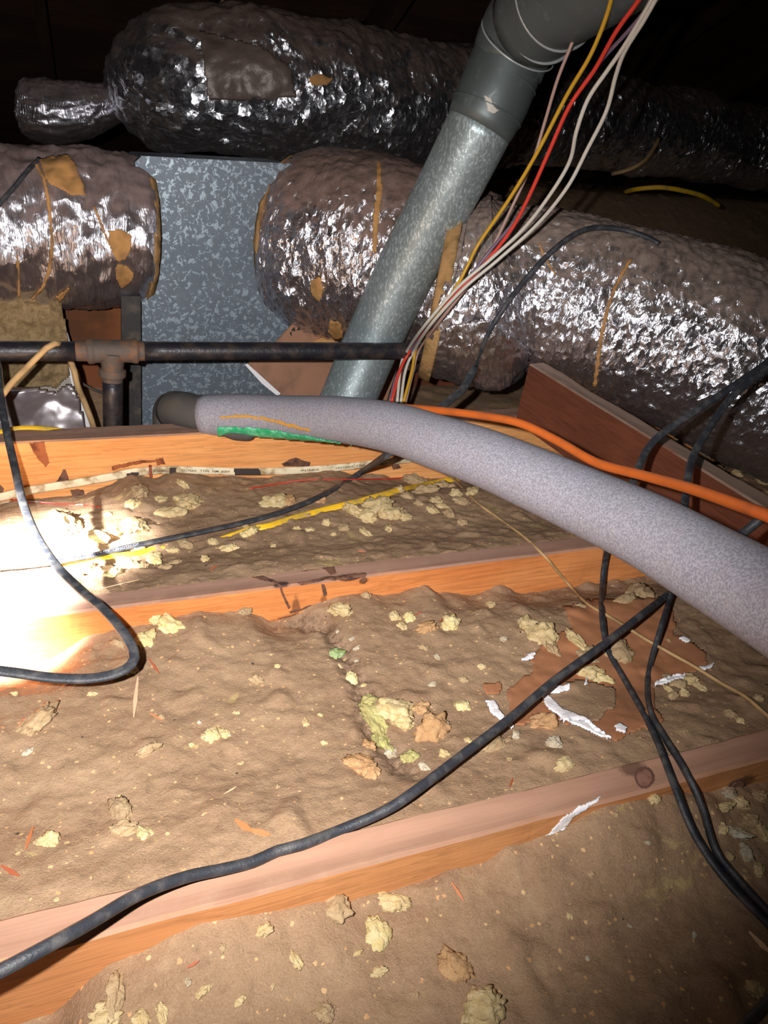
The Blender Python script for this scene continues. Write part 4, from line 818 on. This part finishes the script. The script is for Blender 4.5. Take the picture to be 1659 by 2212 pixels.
for q in named:
    chunk(q[0], q[1], q[2]*1.05, q[3], q[4], None, q[5], None, q[6] if len(q) > 6 else None)
def scatter(pts, lab, grp, mats, name='insulation_chunk'):
    for (x, y, s) in pts: chunk(x, y, s, random.choice(mats), lab, grp, random.choice([1, 1, 1.3, 1.6]), name=name)
scatter([(920, 1062, 40), (900, 1042, 44), (962, 1052, 40), (1000, 1085, 32), (940, 1082, 30), (970, 1112, 26), (1000, 1130, 22), (935, 1105, 24), (880, 1075, 34), (860, 1060, 26), (1020, 1062, 30), (985, 1068, 28), (905, 1088, 26), (880, 1120, 24), (955, 1095, 20)], 'yellow crumb of the loose cluster beneath the foam pipe, right of the yellow cable', 'crumbs under the foam pipe', ['ch', 'ch_d', 'ch'])
scatter([(400, 1177, 30), (460, 1172, 26), (490, 1187, 28), (355, 1228, 24), (532, 1138, 20), (660, 1112, 26), (745, 1142, 26), (670, 1146, 18), (640, 1142, 18), (790, 1152, 26), (840, 1142, 22), (705, 1130, 20), (720, 1155, 16), (445, 1210, 22), (380, 1215, 18), (375, 1190, 18), (590, 1180, 14), (310, 1225, 24), (220, 1235, 28), (170, 1245, 24)], 'small yellow crumb scattered on the insulation between cord and middle joist', 'crumbs behind the middle joist', ['ch', 'ch_d'])
scatter([(1575, 1712, 34), (1600, 1735, 42), (1560, 1745, 30), (1622, 1772, 40), (1588, 1800, 42), (1642, 1722, 34), (1612, 1845, 38), (1650, 1800, 34), (1640, 1880, 30), (1560, 1790, 26), (1575, 1850, 24)], 'dusty yellow crumb of the heap right of the paired black cords', 'crumbs right of the paired cords', ['ch_d', 'ch', 'ch_w'])
scatter([(1440, 1470, 28), (1465, 1480, 34), (1490, 1470, 36), (1480, 1500, 28), (1455, 1505, 24), (1510, 1485, 26), (1445, 1490, 22), (1580, 1545, 34), (1600, 1560, 20), (1640, 1510, 22), (1440, 1385, 16)], 'small dusty crumb scattered right of the paper facing', 'crumbs right of the paper facing', ['ch_d', 'ch'])
scatter([(x, y, random.randint(16, 34)) for x, y in [(1455, 955), (1480, 975), (1500, 965), (1520, 985), (1540, 975), (1560, 990), (1580, 1000), (1500, 990), (1530, 1005), (1555, 1020), (1590, 1025), (1610, 1000), (1630, 1015), (1650, 1005), (1645, 1040), (1600, 1045), (1620, 1060), (1575, 1045), (1540, 1030), (1520, 1020), (1650, 1070), (1470, 990), (1635, 1085), (1560, 1062), (1590, 1075)]], 'yellow-brown crumb in the hollow behind the slanting board, under the long duct', 'crumbs under the long duct', ['ch', 'ch_d', 'ch_d'])
scatter([(1065, 385, 30), (1085, 378, 34), (1105, 385, 30), (1075, 400, 28), (1095, 405, 32), (1120, 395, 24), (1060, 415, 24)], 'dim yellowish lump right of the vent pipe above the foil duct', 'dim lumps beside the vent pipe', ['ch', 'ch_d'])
scatter([(660, 1562, 18), (692, 1545, 14), (555, 1470, 26), (600, 1440, 14), (415, 1610, 14), (945, 1420, 18), (915, 1400, 20), (1040, 1440, 16), (1000, 1470, 22), (935, 1480, 18), (700, 1605, 14), (380, 1730, 14), (30, 1500, 20), (60, 1625, 18), (520, 1650, 14), (600, 1700, 12), (430, 1560, 12), (350, 1550, 16), (510, 1540, 12), (200, 1500, 14), (1100, 1640, 16), (920, 1660, 22), (960, 1630, 24), (1010, 1600, 18), (770, 1430, 12), (735, 1440, 12), (785, 1480, 14), (745, 1425, 10), (770, 1400, 12), (760, 1380, 12), (730, 1365, 10)], 'tiny pale crumb lying loose between the nearest and middle joists', 'tiny crumbs in the middle bay', ['ch_w', 'ch', 'ch_d'])
scatter([(570, 2010, 36), (440, 2140, 26), (820, 2100, 26), (405, 2120, 16), (520, 2160, 20), (1230, 1980, 14), (1275, 1890, 16), (1270, 2070, 12), (1360, 2000, 12), (900, 2150, 16), (590, 2130, 12), (1400, 1820, 14), (1500, 2020, 12), (1560, 2160, 14), (770, 2060, 16), (350, 2190, 30), (480, 2050, 18), (1330, 1760, 14), (1180, 2000, 12)], 'tiny pale crumb lying loose in front of the nearest joist', 'tiny crumbs in the near bay', ['ch_w', 'ch', 'ch_d'])
# splinters
def splinter(x0, y0, x1, y1, w, mat, label, lift=.003, group=None):
    a, b = S(x0, y0, lift), S(x1, y1, lift); d = b-a; u_ = (CAM-a).normalized(); s = d.cross(u_).normalized()*w*.38; h = u_*w*.35; m_ = a+d*.6+s*.2
    vs = [a-s*.4, a+s*.4, m_+s, b+s*.25, b-s*.25, m_-s*1.1]; vs = vs+[v-h for v in vs]; n = 6
    fs = [tuple(range(n)), tuple(reversed(range(n, 12)))]+[(i, i+n, (i+1) % n+n, (i+1) % n) for i in range(n)]
    return tag(mesh('wood_splinter', vs, fs, mat), label, 'splinter', group)
for q in [(298, 1462, 289, 1550, .006, 'splint_p', 'long upright pale splinter below the cord loop'), (321, 1422, 345, 1455, .004, 'splint', 'red splinter right of the cord loop'), (322, 1540, 352, 1556, .0025, 'splint_o', 'thin orange splinter right of the long pale one'),
          (508, 1770, 545, 1795, .008, 'splint_o', 'left piece of the orange wood chip above the nearest joist'), (540, 1792, 584, 1803, .008, 'splint_o', 'right piece of the orange wood chip above the nearest joist'), (2, 1869, 42, 1892, .005, 'splint', 'dark red splinter at the left edge'),
          (72, 1785, 55, 1835, .004, 'splint_o', 'faint orange splinter left of the round cream chunk'), (975, 1905, 1003, 1946, .003, 'splint_o', 'orange splinter below the right part of the nearest joist'), (948, 1344, 963, 1330, .0035, 'splint', 'short red splinter beside the smooth cream chunk'),
          (403, 2091, 430, 2075, .003, 'splint', 'short red splinter below the nearest joist at left'), (1100, 1700, 1108, 1680, .003, 'splint', 'upright red splinter just behind the nearest joist'), (484, 1715, 512, 1698, .002, 'splint_p', 'hair-thin pale splinter in the middle bay'),
          (1618, 2012, 1668, 2062, .006, 'splint_p', 'pale wood chip by the right edge near the bottom'), (215, 1272, 300, 1252, .002, 'splint_p', 'long straw-thin splinter lying on the middle joist at left'), (452, 1232, 470, 1220, .004, 'splint', 'red splinter behind the middle joist at left'),
          (772, 1190, 790, 1192, .003, 'splint', 'small red splinter behind the middle joist near its stain'), (895, 1329, 912, 1320, .003, 'splint', 'red sliver at the foot of the middle joist'), (1320, 1462, 1332, 1456, .002, 'splint', 'tiny red sliver on the paper facing'), (45, 1556, 62, 1550, .003, 'splint', 'short red sliver at the left edge clump')]:
    splinter(*q)
